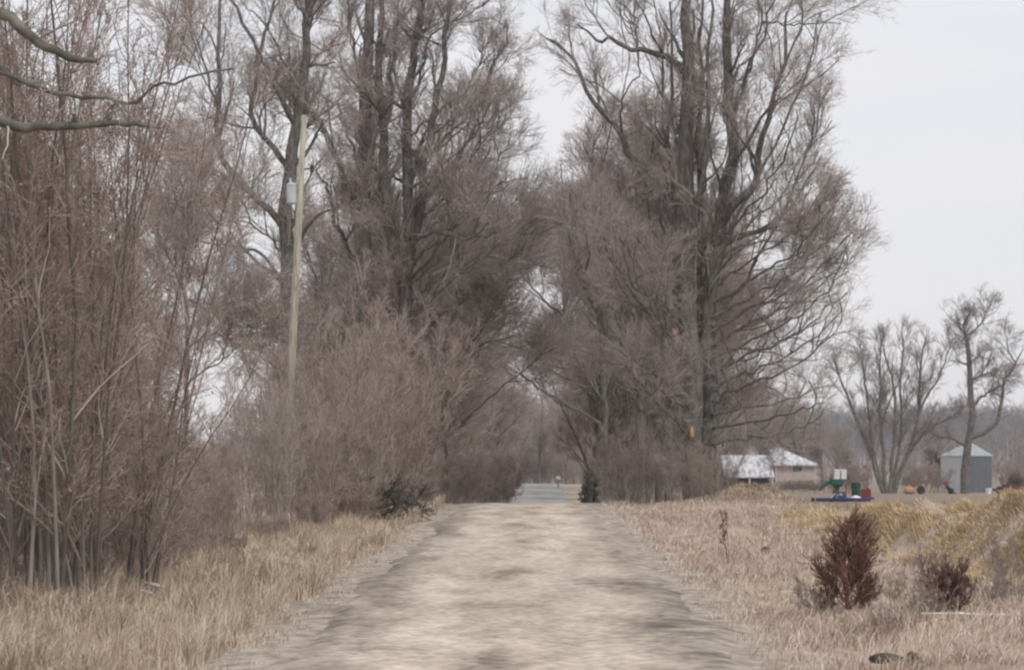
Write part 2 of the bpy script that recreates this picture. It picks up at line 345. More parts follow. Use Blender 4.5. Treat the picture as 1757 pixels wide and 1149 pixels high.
def plant(name, label, cat, base, trunkPR, levels, ms, rg, group=None, sides=(8, 5, 3, 3, 3), nleaf=0, leafsize=.05, parts=('trunk', 'crown'), tl=1):
    """trunkPR (P,R) in local coordinates; levels = list of spawn kwargs; first tl levels belong to the trunk mesh"""
    t = thing(name, label, cat, base, 0, group); P, R = trunkPR; tr = [tubes(P, R, sides[0], rg)]; cr = []
    cur = (P, R)
    for i, lv in enumerate(levels):
        lv = dict(lv); n = lv.pop('n'); length = lv.pop('length'); keep = lv.pop('keep', False)
        new = spawn(cur[0], cur[1], n, rg, length, **lv)
        (tr if i < tl else cr).append(tubes(new[0], new[1], sides[min(i+1, len(sides)-1)], rg)); cur = new
    npmesh(parts[0], *(lambda j: (j[0], [j[1]]))(join(tr)), ms[0], t)
    v, f = join(cr); mi = np.zeros(len(f), int); mm = [ms[1]]
    if nleaf:
        lv_, lf = leaves(cur[0], cur[1], nleaf, rg, leafsize); f = np.concatenate([f, lf+len(v)]); v = np.concatenate([v, lv_]); mi = np.concatenate([mi, np.ones(len(lf), int)]); mm.append(ms[2] if len(ms) > 2 else M_leaf)
    npmesh(parts[1], v, [f], mm, t, midx=mi)
    return t
def limbs_px(limbs, Y0, base, n=16, rg=None, jit=.02):
    """limbs: (points [(px,py,depth offset)], r0 px, r1 px): traced limbs given a real distance and thickness"""
    P, R = [], []
    for pts, r0, r1 in limbs:
        if r0 > 5.9 and Y0 in (108, 112, 116): r0 *= 1.35; r1 *= 1.25
        q = []
        for p in pts:
            Y = Y0+(p[2] if len(p) > 2 else 0); q.append(((p[0]-HX)/F*Y, Y, CZ-(p[1]-HY)/F*Y))
        c = catmull(q, n)-np.array(base)
        if rg is not None: c[1:] += rg.normal(size=(n-1, 3))*jit
        P.append(c); s = np.linspace(0, 1, n); R.append((r0*(1-s)**.8+r1*(1-(1-s)**.8))*Y0/F*(.62 if Y0 > 60 else .85))
    return np.array(P), np.array(R)
def at(px, row, Y): return ((px-HX)/F*Y, Y, CZ-(row-HY)/F*Y)
def base_at(px, Y):
    x = (px-HX)/F*Y; return (x, Y, Hz(x, Y)-.05)
# ---------------------------------------------------------------- the big traced trees
R_ = np.random.default_rng
BIG = lambda k=1., r=.0065: [dict(n=int(80*k), length=4.6, ang=(34, 11), k=9, wander=.17, up=.12, rr=.5, rcap=.10, rtip=.02, t=(.2, 1), decay=.72),
     dict(n=int(900*k), length=2.0, ang=(36, 13), k=6, wander=.12, up=.11, rr=.5, rcap=.035, rtip=.010, t=(.1, 1)),
     dict(n=int(9000*k), length=1.1, ang=(38, 14), k=4, wander=.15, up=.07, rr=.6, rcap=.012, rtip=r*.8),
     dict(n=int(46000*k), length=.52, ang=(36, 14), k=3, wander=.16, up=.05, rr=.8, rcap=r, rtip=r*.6)]
# D: twin trunk tree right of the road
Y0 = 112; b = base_at(1203, Y0); rg = R_(11)
D = [([(1192, 875), (1190, 760), (1187, 620), (1181, 480), (1176, 330), (1177, 200), (1180, 90), (1179, 0), (1182, -90), (1178, -160)], 24, 4),
     ([(1216, 875), (1218, 740, .5), (1214, 600, .5), (1222, 470), (1240, 370), (1253, 290), (1256, 200), (1250, 105), (1246, 30), (1250, -60), (1262, -130)], 20, 3.5),
     ([(1196, 725), (1165, 672, -.5), (1120, 630, -1), (1070, 600, -1.5), (1035, 555, -2), (1008, 500, -2), (992, 440, -2.5), (980, 400, -2.5), (990, 360, -2.5)], 13, 4),
     ([(1166, 440), (1144, 372, 1), (1120, 322, 1), (1090, 280, 1.5), (1072, 240, 1.5), (1050, 210, 2), (1018, 178, 2), (1003, 140, 2), (977, 97, 2), (950, 65, 2)], 9.5, 2.2),
     ([(1067, 226, 1.5), (1068, 185), (1080, 150), (1096, 125), (1090, 90), (1083, 50)], 3, 1.5),
     ([(1178, 128), (1160, 108), (1125, 92, -1), (1092, 84, -1.5), (1060, 74, -1.5), (1030, 70, -2), (992, 50, -2)], 8, 1.8),
     ([(1093, 82, -1.5), (1092, 50), (1080, 22), (1060, -4), (1045, -40)], 3, 1.5),
     ([(1234, 395), (1262, 345, -1), (1290, 325, -1), (1300, 295, -1), (1302, 262, -1.5), (1312, 225, -2), (1330, 165, -2), (1346, 120, -2), (1344, 65, -2), (1350, 20, -2)], 9.5, 2.4),
     ([(1256, 230), (1272, 160, 1), (1288, 118, 1), (1302, 75, 1), (1308, 40, 1), (1300, -10, 1), (1310, -70, 1)], 5, 2),
     ([(1306, 42, 1), (1335, 38), (1365, 40), (1400, 36), (1440, 40)], 3, 1.2),
     ([(1232, 440), (1248, 418, 1), (1284, 402, 1.5), (1336, 378, 2), (1389, 367, 2), (1410, 345, 2)], 7.5, 2),
     ([(1186, 560), (1168, 500, 1), (1140, 440, 1.5), (1118, 380, 2), (1105, 310, 2), (1120, 240, 2)], 5, 2),
     ([(1182, 480), (1195, 380, -1), (1212, 280, -1.5), (1220, 180, -1.5), (1213, 90, -1.5), (1222, 0, -1.5), (1215, -80, -1)], 6, 2),
     ([(1190, 620), (1160, 585, -1), (1120, 545, -1.5), (1085, 505, -2), (1065, 450, -2), (1055, 390, -2), (1040, 330, -2)], 5, 1.8),
     ([(1232, 440), (1275, 360, 2), (1330, 250, 3), (1372, 160, 3), (1395, 90, 3), (1405, 20, 3)], 5.5, 1.5),
     ([(1254, 300), (1300, 210, -2), (1345, 120, -3), (1375, 40, -3), (1385, -40, -3)], 5, 1.5),
     ([(1254, 200), (1290, 100, -1), (1325, 10, -1), (1340, -70, -1)], 5, 1.5),
     ([(1222, 560), (1290, 460, 2), (1350, 350, 3), (1385, 260, 3), (1402, 190, 3)], 5, 1.5),
     ([(1200, 640), (1200, 500, 2), (1203, 380, 2), (1198, 240, 2), (1205, 120, 2), (1200, -20, 2)], 9, 2.5),
     ([(1184, 600), (1160, 480, 2), (1158, 360, 2), (1150, 240, 2), (1152, 120, 2), (1146, 0, 2)], 7, 2),
     ([(1180, 300), (1155, 230, 1), (1140, 150, 1.5), (1135, 70, 2), (1120, -10, 2)], 4, 1.5)]
for i in range(15):                                   # the low fan of limbs sweeping out to the right
    y = 760-i*24; sx = rg.uniform(.8, 1.05); dd = rg.uniform(-5, 5)
    ex = (1405+55*math.sin(i/14*PI*.9)-max(0, i-9)*10); ey = y-95-i*9+(60 if i < 3 else 0)
    D.append(([(1222, y), (1222+(ex-1222)*.3*sx, y-(y-ey)*.22, dd*.3), (1222+(ex-1222)*.65, y-(y-ey)*.5, dd*.7), (ex, ey, dd)], 4.5, 1.2))
for i in range(8):
    y = 790-i*40; dd = rg.uniform(-4, 4)
    D.append(([(1190, y), (1150-8*i % 20, y-45, dd*.4), (1100, y-90, dd*.7), (1050+rg.uniform(-15, 25), y-150, dd)], 4, 1.2))
PR = limbs_px(D, Y0, b, rg=rg, jit=.06)
lv = BIG(1.15); lv[0].update(n=290, length=3.6)
tD = plant('bare_tree', 'tall twin-trunk bare tree with fan of low branches, right of the road', 'tree', b, PR, lv, (M_bark, M_twig), rg)
# scars on D
for (px, py, w_, h_, nm) in ((1157, 570, 7, 15, 'trunk_scar'), (1216, 434, 10, 6, 'trunk_scar'), (1187, 742, 7, 22, 'trunk_scar')):
    p = np.array(at(px, py, Y0-.45))-np.array(b); s = Y0/F
    MB().lathe((p[0], p[1], p[2]-h_*s/2), [(.2*w_*s, 0), (.55*w_*s, h_*s*.3), (.5*w_*s, h_*s*.7), (.12*w_*s, h_*s)], 9).build('trunk_scar', mat('bare_wood', [(.45, .27, .13), (.62, .42, .25)], 9), tD, smooth=True)
# A: tree behind the pole
Y0 = 108; b = base_at(495, Y0); rg = R_(12)
A = [([(497, 900), (497, 700), (494, 520), (492, 400), (494, 300), (505, 240), (517, 180), (524, 110), (527, 40), (538, -10), (550, -80)], 19, 3.5),
     ([(492, 400), (470, 365), (435, 338, -1), (402, 308, -1), (384, 275, -1), (375, 235, -1), (376, 180, -1), (377, 110, -1), (374, 50, -1), (378, -30)], 8, 3),
     ([(496, 300), (482, 270, 1), (458, 240, 1), (432, 205, 1), (434, 160, 1), (442, 105, 1), (430, 60, 1), (400, 10, 1), (380, -30, 1)], 7, 2.5),
     ([(508, 215), (480, 165, -1), (466, 125, -1), (446, 98, -1), (455, 60, -1), (468, 10, -1), (475, -50, -1)], 6, 2),
     ([(512, 190), (500, 160, 1), (495, 120, 1), (478, 85, 1), (455, 45, 1), (425, 15, 1)], 4.5, 1.6),
     ([(526, 30), (512, 10), (500, -25), (492, -60)], 3.5, 2),
     ([(524, 100), (545, 95), (560, 85), (590, 72), (600, 40)], 3, 1.2),
     ([(376, 190, -1), (360, 150, -1), (350, 110, -1), (335, 60, -1), (310, 10, -1)], 4, 1.5),
     ([(490, 480), (455, 440, 1), (420, 425, 1), (370, 418, 1), (330, 412, 1), (300, 405, 1)], 5, 1.6),
     ([(490, 440), (462, 408, 1), (435, 385, 1), (410, 340, 1), (370, 300, 1)], 3.5, 1.4)]
PR = limbs_px(A, Y0, b, rg=rg, jit=.05); lv = BIG(.42); lv[0].update(n=70, length=3.2)
plant('bare_tree', 'crooked bare tree rising behind the utility pole', 'tree', b, PR, lv, (M_bark, M_twig), rg)
# B: dense multi-trunk tree
Y0 = 116; b = base_at(668, Y0); rg = R_(13)
B = [([(640, 900), (636, 700), (628, 560), (622, 440), (622, 330), (628, 220), (629, 110), (634, 0), (632, -100), (640, -180)], 23, 4),
     ([(690, 900), (690, 700), (692, 560), (690, 470), (672, 400), (660, 330), (655, 230), (652, 120), (656, 10), (662, -90)], 17, 3),
     ([(694, 560), (698, 440), (703, 320), (698, 220), (704, 130), (718, 40), (726, -40), (722, -120)], 14, 3),
     ([(700, 470), (716, 350), (738, 240, -1), (748, 180, -1), (762, 100, -1), (768, 20, -1), (780, -60, -1)], 10, 2.5),
     ([(622, 400), (606, 350), (585, 290, -1), (562, 240, -1), (536, 195, -1), (520, 150, -1), (515, 90, -1)], 8, 2),
     ([(624, 340), (610, 270, 1), (595, 220, 1), (575, 180, 1), (560, 168, 1), (535, 158, 1)], 5, 1.5),
     ([(628, 240), (618, 150, 1), (608, 90, 1), (600, 40, 1), (596, -30, 1)], 5, 2),
     ([(694, 415), (720, 404, -2), (760, 400, -2.5), (800, 404, -3), (836, 405, -3), (856, 388, -3), (866, 350, -3)], 6.5, 2.5),
     ([(702, 310), (735, 270, 1), (765, 235, 1), (800, 195, 1.5), (835, 140, 2), (862, 80, 2), (875, 40, 2)], 5, 1.3),
     ([(703, 380), (745, 320, 2), (800, 250, 3), (840, 205, 3), (868, 180, 3)], 5, 1.3),
     ([(700, 200), (722, 120, 1), (740, 60, 1), (790, 30, 1), (830, 10, 1), (845, -30, 1)], 4, 1.3),
     ([(640, 480), (600, 430, 1), (575, 380, 1), (560, 320, 1), (540, 290, 1)], 6, 1.8),
     ([(705, 480), (745, 430, -2), (790, 370, -2), (830, 320, -2), (860, 260, -2)], 5, 1.4),
     ([(715, 540), (770, 480, -3), (830, 440, -3), (880, 400, -3), (920, 385, -3), (965, 380, -3)], 4.5, 1.4),
     ([(650, 330), (665, 200, 2), (678, 80, 2), (690, -40, 2)], 6, 2),
     ([(710, 360), (770, 300, 2), (805, 240, 2), (840, 140, 2), (850, 80, 2)], 4, 1.3)]
for i in range(10):
    y = 520-i*32; dd = rg.uniform(-4, 4)
    B.append(([(705, y), (745, y-35, dd*.3), (800, y-80, dd*.7), (835+rg.uniform(-10, 30), y-150, dd)], 4, 1.2))
PR = limbs_px(B, Y0, b, rg=rg, jit=.06); lv = BIG(1.0); lv[0].update(n=200, length=3.4)
tB = plant('bare_tree', 'dense bare tree with several grey trunks left of the road, the biggest on that side', 'tree', b, PR, lv, (M_bark, M_twig), rg)
# limb lone tree, thin trunk left
Y0 = 92; b = base_at(318, Y0); rg = R_(14)
L1 = [([(318, 890), (319, 760), (320, 640), (321, 520), (312, 490), (303, 470), (285, 430), (275, 380)], 8, 2),
      ([(321, 515), (340, 520), (358, 535), (375, 530), (395, 500)], 3.5, 1.5),
      ([(320, 700), (295, 690), (262, 678), (235, 660)], 3, 1.2),
      ([(320, 600), (345, 580), (370, 570), (400, 540)], 3, 1.2),
      ([(303, 470), (300, 430), (308, 390), (300, 340), (310, 280)], 3, 1.3),
      ([(319, 660), (345, 640), (380, 620), (410, 590)], 3, 1.2)]
PR = limbs_px(L1, Y0, b, rg=rg, jit=.02); lv = BIG(.3, .007); lv[0].update(n=40, length=2.4)
plant('bare_tree', 'small slim dark-trunked tree in the gap between left thicket and pole', 'tree', b, PR, lv, (M_bark, M_twig), rg, tl=0)
# E: roadside trees forming the tunnel, right
Y0 = 135; b = base_at(1040, Y0); rg = R_(15)
E = [([(1042, 880), (1041, 780), (1036, 690), (1030, 600), (1026, 500), (1020, 400), (1015, 300), (1020, 240)], 10, 2),
     ([(1040, 735), (1005, 712), (965, 690, -1), (925, 665, -1), (890, 640, -1), (860, 625, -1)], 4.5, 1.3),
     ([(1036, 690), (1000, 665), (960, 645, 1), (920, 610, 1), (880, 580, 1), (850, 565, 1)], 4.5, 1.3),
     ([(1030, 620), (985, 560), (940, 520, 1), (900, 480, 1), (880, 440, 1)], 4, 1.3),
     ([(1024, 580), (1050, 500), (1075, 420), (1080, 330), (1095, 250)], 5, 1.6),
     ([(1022, 480), (990, 430), (972, 380), (965, 320), (962, 280)], 4, 1.4),
     ([(1000, 400), (1020, 330), (1040, 260), (1050, 200)], 3.5, 1.4)]
PR = limbs_px(E, Y0, b, rg=rg, jit=.03); lv = BIG(.42, .008); lv[0].update(n=60, length=3)
plant('bare_tree', 'bare tree leaning over the road from the right, just left of the twin trunks', 'tree', b, PR, lv, (M_bark, M_twig), rg)
Y0 = 140; b = base_at(1100, Y0); rg = R_(16)
E = [([(1100, 875), (1100, 780), (1098, 680), (1102, 560), (1098, 430), (1090, 320), (1095, 230)], 13, 2),
     ([(1098, 640), (1065, 560), (1040, 480), (1030, 400), (1010, 320)], 5, 1.5),
     ([(1100, 560), (1135, 480), (1150, 390), (1165, 300)], 5, 1.5),
     ([(1098, 700), (1050, 650), (1000, 620), (950, 600)], 4, 1.3),
     ([(1100, 720), (1150, 650), (1200, 590), (1250, 540)], 4, 1.3)]
PR = limbs_px(E, Y0, b, rg=rg, jit=.03); lv = BIG(.85, .009); lv[0].update(n=90, length=4.4)
plant('bare_tree', 'reddish bare tree close behind the twin trunks, its straight trunk on their left', 'tree', b, PR, lv, (M_bark, M_twigred), rg)
# left side tunnel tree with crossing pale limbs
Y0 = 124; b = base_at(738, Y0); rg = R_(17)
E = [([(738, 880), (738, 760), (737, 640), (735, 520), (742, 440), (760, 380)], 9, 2),
     ([(738, 560), (765, 530), (800, 505), (840, 478), (880, 440), (930, 400), (975, 378)], 5, 1.6),
     ([(739, 780), (780, 740), (830, 690), (880, 650), (920, 620)], 4, 1.3),
     ([(738, 700), (790, 620), (830, 560), (850, 520)], 4, 1.3),
     ([(770, 880), (768, 780), (766, 660), (768, 570), (790, 520)], 6, 1.5),
     ([(768, 640), (810, 600), (850, 585), (900, 600)], 3, 1.2)]
PR = limbs_px(E, Y0, b, rg=rg, jit=.03); lv = BIG(.6, .009); lv[0].update(n=70, length=3.6)
plant('bare_tree', 'slender bare tree at the left road edge reaching one long limb across', 'tree', b, PR, lv, (M_bark, M_twig), rg)
# G, H: field trees
Y0 = 315; b = base_at(1526, Y0); rg = R_(18)
G = [([(1520, 858), (1505, 815), (1488, 765), (1468, 715), (1452, 675), (1438, 640), (1430, 600)], 7, 1.2),
     ([(1522, 858), (1516, 800), (1512, 730), (1511, 680), (1510, 630), (1513, 580)], 6, 1),
     ([(1524, 858), (1500, 780), (1490, 700), (1483, 640), (1475, 590)], 5, 1),
     ([(1526, 858), (1530, 790), (1536, 720), (1534, 660), (1520, 620), (1516, 590)], 6, 1),
     ([(1528, 858), (1540, 790), (1548, 720), (1545, 660), (1550, 600), (1545, 570)], 5, 1),
     ([(1530, 858), (1548, 800), (1565, 755), (1575, 710), (1578, 660), (1582, 610), (1590, 575)], 7, 1.1),
     ([(1552, 790), (1575, 755), (1602, 730), (1630, 715), (1645, 705)], 5, 1),
     ([(1573, 720), (1590, 680), (1610, 650), (1625, 610), (1635, 580)], 3.5, .8),
     ([(1515, 720), (1530, 680), (1545, 650)], 3, .8)]
PR = limbs_px(G, Y0, b, rg=rg, jit=.05)
FT = [dict(n=150, length=5.2, ang=(34, 11), k=8, wander=.13, up=.12, rr=.5, rcap=.05, rtip=.016, t=(.2, 1), decay=.75),
      dict(n=900, length=1.8, ang=(34, 12), k=5, wander=.12, up=.08, rr=.6, rcap=.03, rtip=.014),
      dict(n=9000, length=1.1, ang=(30, 10), k=3, wander=.1, up=.08, rr=.7, rcap=.013, rtip=.008)]
plant('bare_tree', 'wide bare tree fanning out in many stems from one base in the field', 'tree', b, PR, FT, (M_barkdark, M_twigfar), rg)
Y0 = 318; b = base_at(1656, Y0); rg = R_(19)
G = [([(1656, 858), (1656, 810), (1660, 765), (1668, 720), (1664, 660), (1663, 610), (1658, 580), (1655, 555), (1668, 530)], 13, 1.5),
     ([(1664, 752), (1690, 742), (1710, 724), (1718, 690), (1725, 650), (1742, 625), (1755, 600)], 7, 1.2),
     ([(1655, 765), (1635, 752), (1615, 750), (1600, 745)], 3.5, 1),
     ([(1668, 700), (1685, 680), (1705, 668), (1722, 660)], 4, 1),
     ([(1664, 655), (1680, 645), (1700, 640), (1712, 635)], 3.5, 1),
     ([(1664, 625), (1650, 622), (1640, 615)], 3, 1), ([(1657, 575), (1645, 555), (1640, 530)], 3, 1),
     ([(1657, 575), (1675, 565), (1690, 540), (1700, 520)], 3, 1), ([(1742, 625), (1730, 600), (1728, 580)], 2.5, .9)]
PR = limbs_px(G, Y0, b, rg=rg, jit=.05)
FT2 = [dict(n=130, length=4.6, ang=(50, 14), k=8, wander=.17, up=.10, rr=.45, rcap=.05, rtip=.016, t=(.3, 1), decay=.75),
      dict(n=700, length=1.5, ang=(42, 14), k=5, wander=.16, up=.06, rr=.6, rcap=.03, rtip=.014),
      dict(n=6500, length=1., ang=(36, 14), k=3, wander=.12, up=.08, rr=.7, rcap=.013, rtip=.008)]
plant('bare_tree', 'tall open bare tree with one heavy curved side limb in front of the metal shed', 'tree', b, PR, FT2, (M_barkdark, M_twigfar), rg)
# near tree, mostly left of the frame: three thick limbs reach in
Y0 = 38; rg = R_(20); bx = -9.2; b = (bx, Y0, Hz(bx, Y0)-.05)
def PX(px, row, dy=0): return (px, row, dy)
pxb = HX+bx/Y0*F
G = [([(pxb, 1090), (pxb+5, 800), (pxb-10, 500), (pxb+4, 250), (pxb, 0), (pxb-20, -300)], 34, 14),
     ([(pxb+2, 80), (-220, -40), (-100, -20), (0, 22), (40, 52), (80, 80), (120, 98), (165, 106)], 16, 5),
     ([(pxb+4, 260), (-220, 215), (-90, 190), (0, 208), (35, 216), (90, 217), (150, 214), (205, 211), (247, 214)], 15, 4),
     ([(pxb+4, 230), (-180, 150), (-60, 110), (0, 118), (36, 148)], 8, 4.5),
     ([(-60, 110), (30, 135), (90, 158), (140, 166), (190, 168), (232, 178), (262, 148), (310, 140), (362, 124), (400, 118)], 5.5, 1.6),
     ([(185, 212), (190, 195), (197, 172)], 4.5, 3), ([(120, 214), (128, 206), (124, 196)], 4, 2)]
PR = limbs_px(G, Y0, b, n=22, rg=rg, jit=.012)
NT = [dict(n=34, length=1.1, ang=(50, 12), k=6, wander=.16, up=.1, rr=.3, rcap=.018, rtip=.006, t=(.1, .8)), dict(n=150, length=.5, ang=(40, 14), k=4, wander=.16, up=.05, rr=.6, rcap=.008, rtip=.004)]
plant('bare_tree', 'tree at the left photo edge, its thick grey limbs reaching into the top corner', 'tree', b, PR, NT, (M_barkdark, M_twig), rg, tl=0)
# ---------------------------------------------------------------- left thicket of saplings
def stem_PR(rg, n, h, r, spread=.0, tilt=.08, K=9, rt=.006, flare=0):
    P = np.zeros((n, K, 3)); a = rg.uniform(0, 2*PI, n); s = spread*np.sqrt(rg.random(n)); P[:, 0, 0] = s*np.cos(a); P[:, 0, 1] = s*np.sin(a); P[:, 0, 2] = -.05
    D = np.stack([rg.normal(0, tilt, n)+flare*np.cos(a), rg.normal(0, tilt, n)+flare*np.sin(a), np.ones(n)], 1); L = h*rg.uniform(.65, 1.05, n)
    for i in range(1, K):
        D = D+rg.normal(size=(n, 3))*.05*np.array([1, 1, 0]); d = D/np.linalg.norm(D, axis=1, keepdims=True); P[:, i] = P[:, i-1]+d*(L/(K-1))[:, None]
    s_ = np.linspace(0, 1, K)[None]; return P, (r*rg.uniform(.6, 1.2, n))[:, None]*(1-s_)+rt*s_
saplings = []
for v in range(4):
    rg = R_(40+v); PR = stem_PR(rg, 5, 10.5, .030, .6, .085, 12)
    saplings.append(plant('sapling', '', 'sapling', (0, 0, 0), PR,
        [dict(n=80, length=1.3, ang=(36, 11), k=6, wander=.11, up=.14, rr=.5, rcap=.014, rtip=.006, t=(.08, 1)),
         dict(n=520, length=.65, ang=(38, 14), k=4, wander=.15, up=.05, rr=.6, rcap=.008, rtip=.0045),
         dict(n=2100, length=.36, ang=(40, 14), k=3, wander=.15, up=.04, rr=.8, rcap=.0048, rtip=.003)], (M_sapbark, M_twigbrown), rg, nleaf=1300, leafsize=.034, tl=0, sides=(6, 4, 3, 3)))
rg = R_(50); spots = []
# (px, Y): thicket
for px, Y in ((-55, 41), (-15, 40), (22, 41.5), (52, 39.5), (84, 41), (112, 40), (140, 42), (170, 41), (200, 43), (228, 42.5), (250, 46), (60, 46), (118, 47), (176, 47), (222, 50), (10, 48), (150, 53), (205, 56), (85, 55), (30, 58), (250, 55), (262, 62), (-30, 54), (110, 64), (180, 66), (40, 70), (232, 68)):
    spots.append((px, Y))
adj = {0: 'leaning', 1: 'straight', 2: 'leafy'}
for i, (px, Y) in enumerate(spots):
    o = saplings[i % 4] if i < 4 else copy_tree(saplings[i % 4])
    x, y, z = base_at(px, Y); o.location = (x, y, z); o.rotation_euler = (rg.normal(0, .03), rg.normal(0, .035), rg.uniform(0, 6.28)); s = rg.uniform(.8, 1.1)*(1 if Y < 56 else .82); o.scale = (s, s, s)
    if px > 218: o.scale = (s*.7, s*.7, s*.55)
    o['group'] = 'saplings of the left thicket'
    o['label'] = 'clump of thin reddish-brown saplings in the front row of the dense left thicket' if Y < 44.5 else 'clump of thin saplings deep inside the left thicket behind its front row'
# pale leaning stem at the thicket's right edge
rg = R_(61); Y0 = 46; b = base_at(222, Y0)
PR = limbs_px([([(222, 1050), (245, 985), (262, 940), (278, 890), (292, 830), (300, 770), (306, 720)], 5.5, 2), ([(262, 940), (275, 905), (290, 880)], 2.5, 1.2)], Y0, b, rg=rg, jit=.01)
plant('sapling', 'leaning grey sapling at the right edge of the left thicket', 'sapling', b, PR, [dict(n=14, length=.9, k=5, rr=.5, rtip=.004, t=(.4, 1)), dict(n=80, length=.4, k=4, rr=.6, rtip=.003)], (M_barkstem, M_twig), rg, tl=0)
# ---------------------------------------------------------------- shrubs
def shrub(rg, h, spread, ns, m, nl=0, tw=1., rtw=.005, flare=.25, tilt=.12, mst=None, mleaf=None):
    PR = stem_PR(rg, ns, h, .018, spread, tilt, 8, .005, flare)
    return plant('shrub', '', 'shrub', (0, 0, 0), PR,
        [dict(n=int(170*tw), length=h*.27, ang=(32, 10), k=5, wander=.12, up=.12, rr=.6, rcap=.011, rtip=.006, t=(.15, 1)),
         dict(n=int(1300*tw), length=h*.13, ang=(34, 12), k=4, wander=.14, up=.06, rr=.7, rcap=.008, rtip=rtw),
         dict(n=int(5000*tw), length=h*.07, ang=(34, 12), k=3, wander=.14, up=.06, rr=.8, rcap=rtw, rtip=rtw*.7)], (mst or M_barkstem, m) + ((mleaf,) if mleaf else ()), rg, nleaf=nl, leafsize=.04, tl=0, sides=(5, 4, 3, 3), parts=('stems', 'twigs'))
S_tan = [shrub(R_(70+i), 4.6, 1.1, 26, (M_twigtan, M_twig, M_twigbrown, M_twigtan, M_twigred)[i], nl=300, rtw=.0058, flare=.13+.05*(i % 3), tilt=.11, tw=(.85, .7, .9, .55, .75)[i]) for i in range(5)]
S_red = [shrub(R_(80+i), 3.6, .9, 24, M_twigred, nl=300, rtw=.0085) for i in range(2)]
S_low = [shrub(R_(90+i), 1.6, .5, 22, M_twigtan, tw=.35, rtw=.005) for i in range(2)]
used = set()
def place(pool, i, px, Y, s, label, group=None, name=None, rg=rg, sz=1.):
    src = pool[i % len(pool)]
    if src.name in used: o = copy_tree(src)
    else: o = src; used.add(src.name)
    o.location = base_at(px, Y); o.rotation_euler = (0, 0, rg.uniform(0, 6.28)); o.scale = (s, s, s*sz); o['label'] = label
    if group: o['group'] = group
    elif 'group' in o: del o['group']
    return o
rg = R_(99)
GL = 'shrubs of the tall thicket left of the road'
k = 0
for Y in np.arange(50, 112, 4.2):
    ex = 5.5-(Y-48)*.047
    for row, (off, sc_) in enumerate(((.5, .42), (1.5, .95), (2.9, 1.25))):
        X = -(ex+off+rg.uniform(-.4, .5)); yy = Y+rg.uniform(-1.5, 1.5); px = HX+X/yy*F
        tall = (.38+.85*sstep(360, 690, px))*(1 if row else .9)*rg.uniform(.8, 1.15)
        if px < 345 and row: tall *= .5
        if row == 2 and k % 2: k += 1; continue
        pool, lb, g = ((S_tan, 'tall grey-brown shrub of the thicket between pole and road', GL) if row else (S_red, 'low bushy shrub at the foot of the thicket beside the left verge', 'low shrubs along the left verge'))
        place(pool, k, px, yy, sc_*tall*rg.uniform(.85, 1.12), lb, g, sz=rg.uniform(1.0, 1.3) if row else 1.); k += 1
for i, (px, Y, s) in enumerate(((790, 132, .8), (810, 140, .85), (832, 150, .9), (775, 128, .75), (848, 165, .9), (800, 160, 1.1), (856, 185, 1.), (828, 178, 1.2))):
    place(S_red, i, px, Y, s, 'dark reddish shrub of the hedge just over the crest on the left', 'dark red hedge over the crest')
for i, (px, Y, s) in enumerate(((1130, 118, .7), (1160, 112, .6), (1232, 112, .5), (1180, 107, .5), (1215, 106, .5), (1090, 125, .8), (1060, 128, .7))):
    place(S_tan, i, px, Y, s, 'straw-brown shrub crowding the foot of the twin-trunk tree', 'shrubs round the foot of the twin-trunk tree')
for i, (px, Y, s) in enumerate(((-20, 42, .42), (40, 44, .5), (100, 43, .45), (150, 45, .5), (205, 45, .45), (240, 49, .5), (70, 52, .6), (130, 52, .65), (190, 53, .6), (10, 52, .6), (265, 51, .42), (290, 53, .38), (315, 56, .36))):
    place(S_tan, i, px, Y, s, 'tangled brush growing between the stems of the left thicket', 'brush in the left thicket')
# dark fallen brush at the bend of the left verge
rg = R_(101); b = base_at(655, 84); bz = (.0, 0, .05)
P = np.zeros((40, 7, 3)); dirs = rg.normal(size=(40, 3))*np.array([1.1, .8, .35])+np.array([.25, 0, .3]); dirs /= np.linalg.norm(dirs, axis=1, keepdims=True)
for k in range(7): P[:, k] = rg.normal(0, .004, (40, 3))+dirs*k*.15+np.array([0, 0, .25])
P[:, :, :] += (rg.normal(size=(40, 1, 3))*np.array([.35, .3, .2]))
plant('brush_pile', 'dark tangled pile of fallen branches at the edge of the left verge', 'brush pile', b, (P, np.linspace(.045, .012, 7)[None]*np.ones((40, 1))),
      [dict(n=250, length=.5, k=5, wander=.25, rr=.6, rcap=.02, rtip=.008), dict(n=900, length=.25, k=3, wander=.2, rr=.6, rcap=.01, rtip=.006)], (M_barkdark, mat('dark_twigs', [(.06, .048, .04), (.13, .105, .09)], 2, island=.9)), rg, tl=0, parts=('branches', 'twigs'))
bpy.data.objects['brush_pile'].scale = (1.15, 1.1, 1.25)
# evergreen bits
def conifer(name, label, base, h, wdt, n, m, seed, dens=1., flat=.35, group=None, lean=0, stems=5, r=.005, ang=28, cat='shrub', lowfrac=.05):
    rg = R_(seed); P, R = stem_PR(rg, stems, h, .02*h**.3, .05, lean, 10, .004, wdt*.35/h)
    return plant(name, label, cat, base, (P, R), [dict(n=int(n*.02*dens), length=wdt*.95, ang=(ang+12, 9), k=6, wander=.08, up=.13, rr=.6, rcap=.012, rtip=.005, t=(lowfrac, .97), decay=.75),
        dict(n=int(n*.18*dens), length=wdt*.38, ang=(30, 10), k=4, wander=.1, up=.10, rr=.7, rcap=.007, rtip=.004, decay=.3),
        dict(n=int(n*dens), length=wdt*.13, ang=(28, 10), k=3, wander=.1, up=.06, rr=.9, rcap=r, rtip=r*.5, decay=.2)], (M_weed, m), rg, group, tl=0, sides=(6, 4, 3, 3), parts=('stem', 'foliage'))
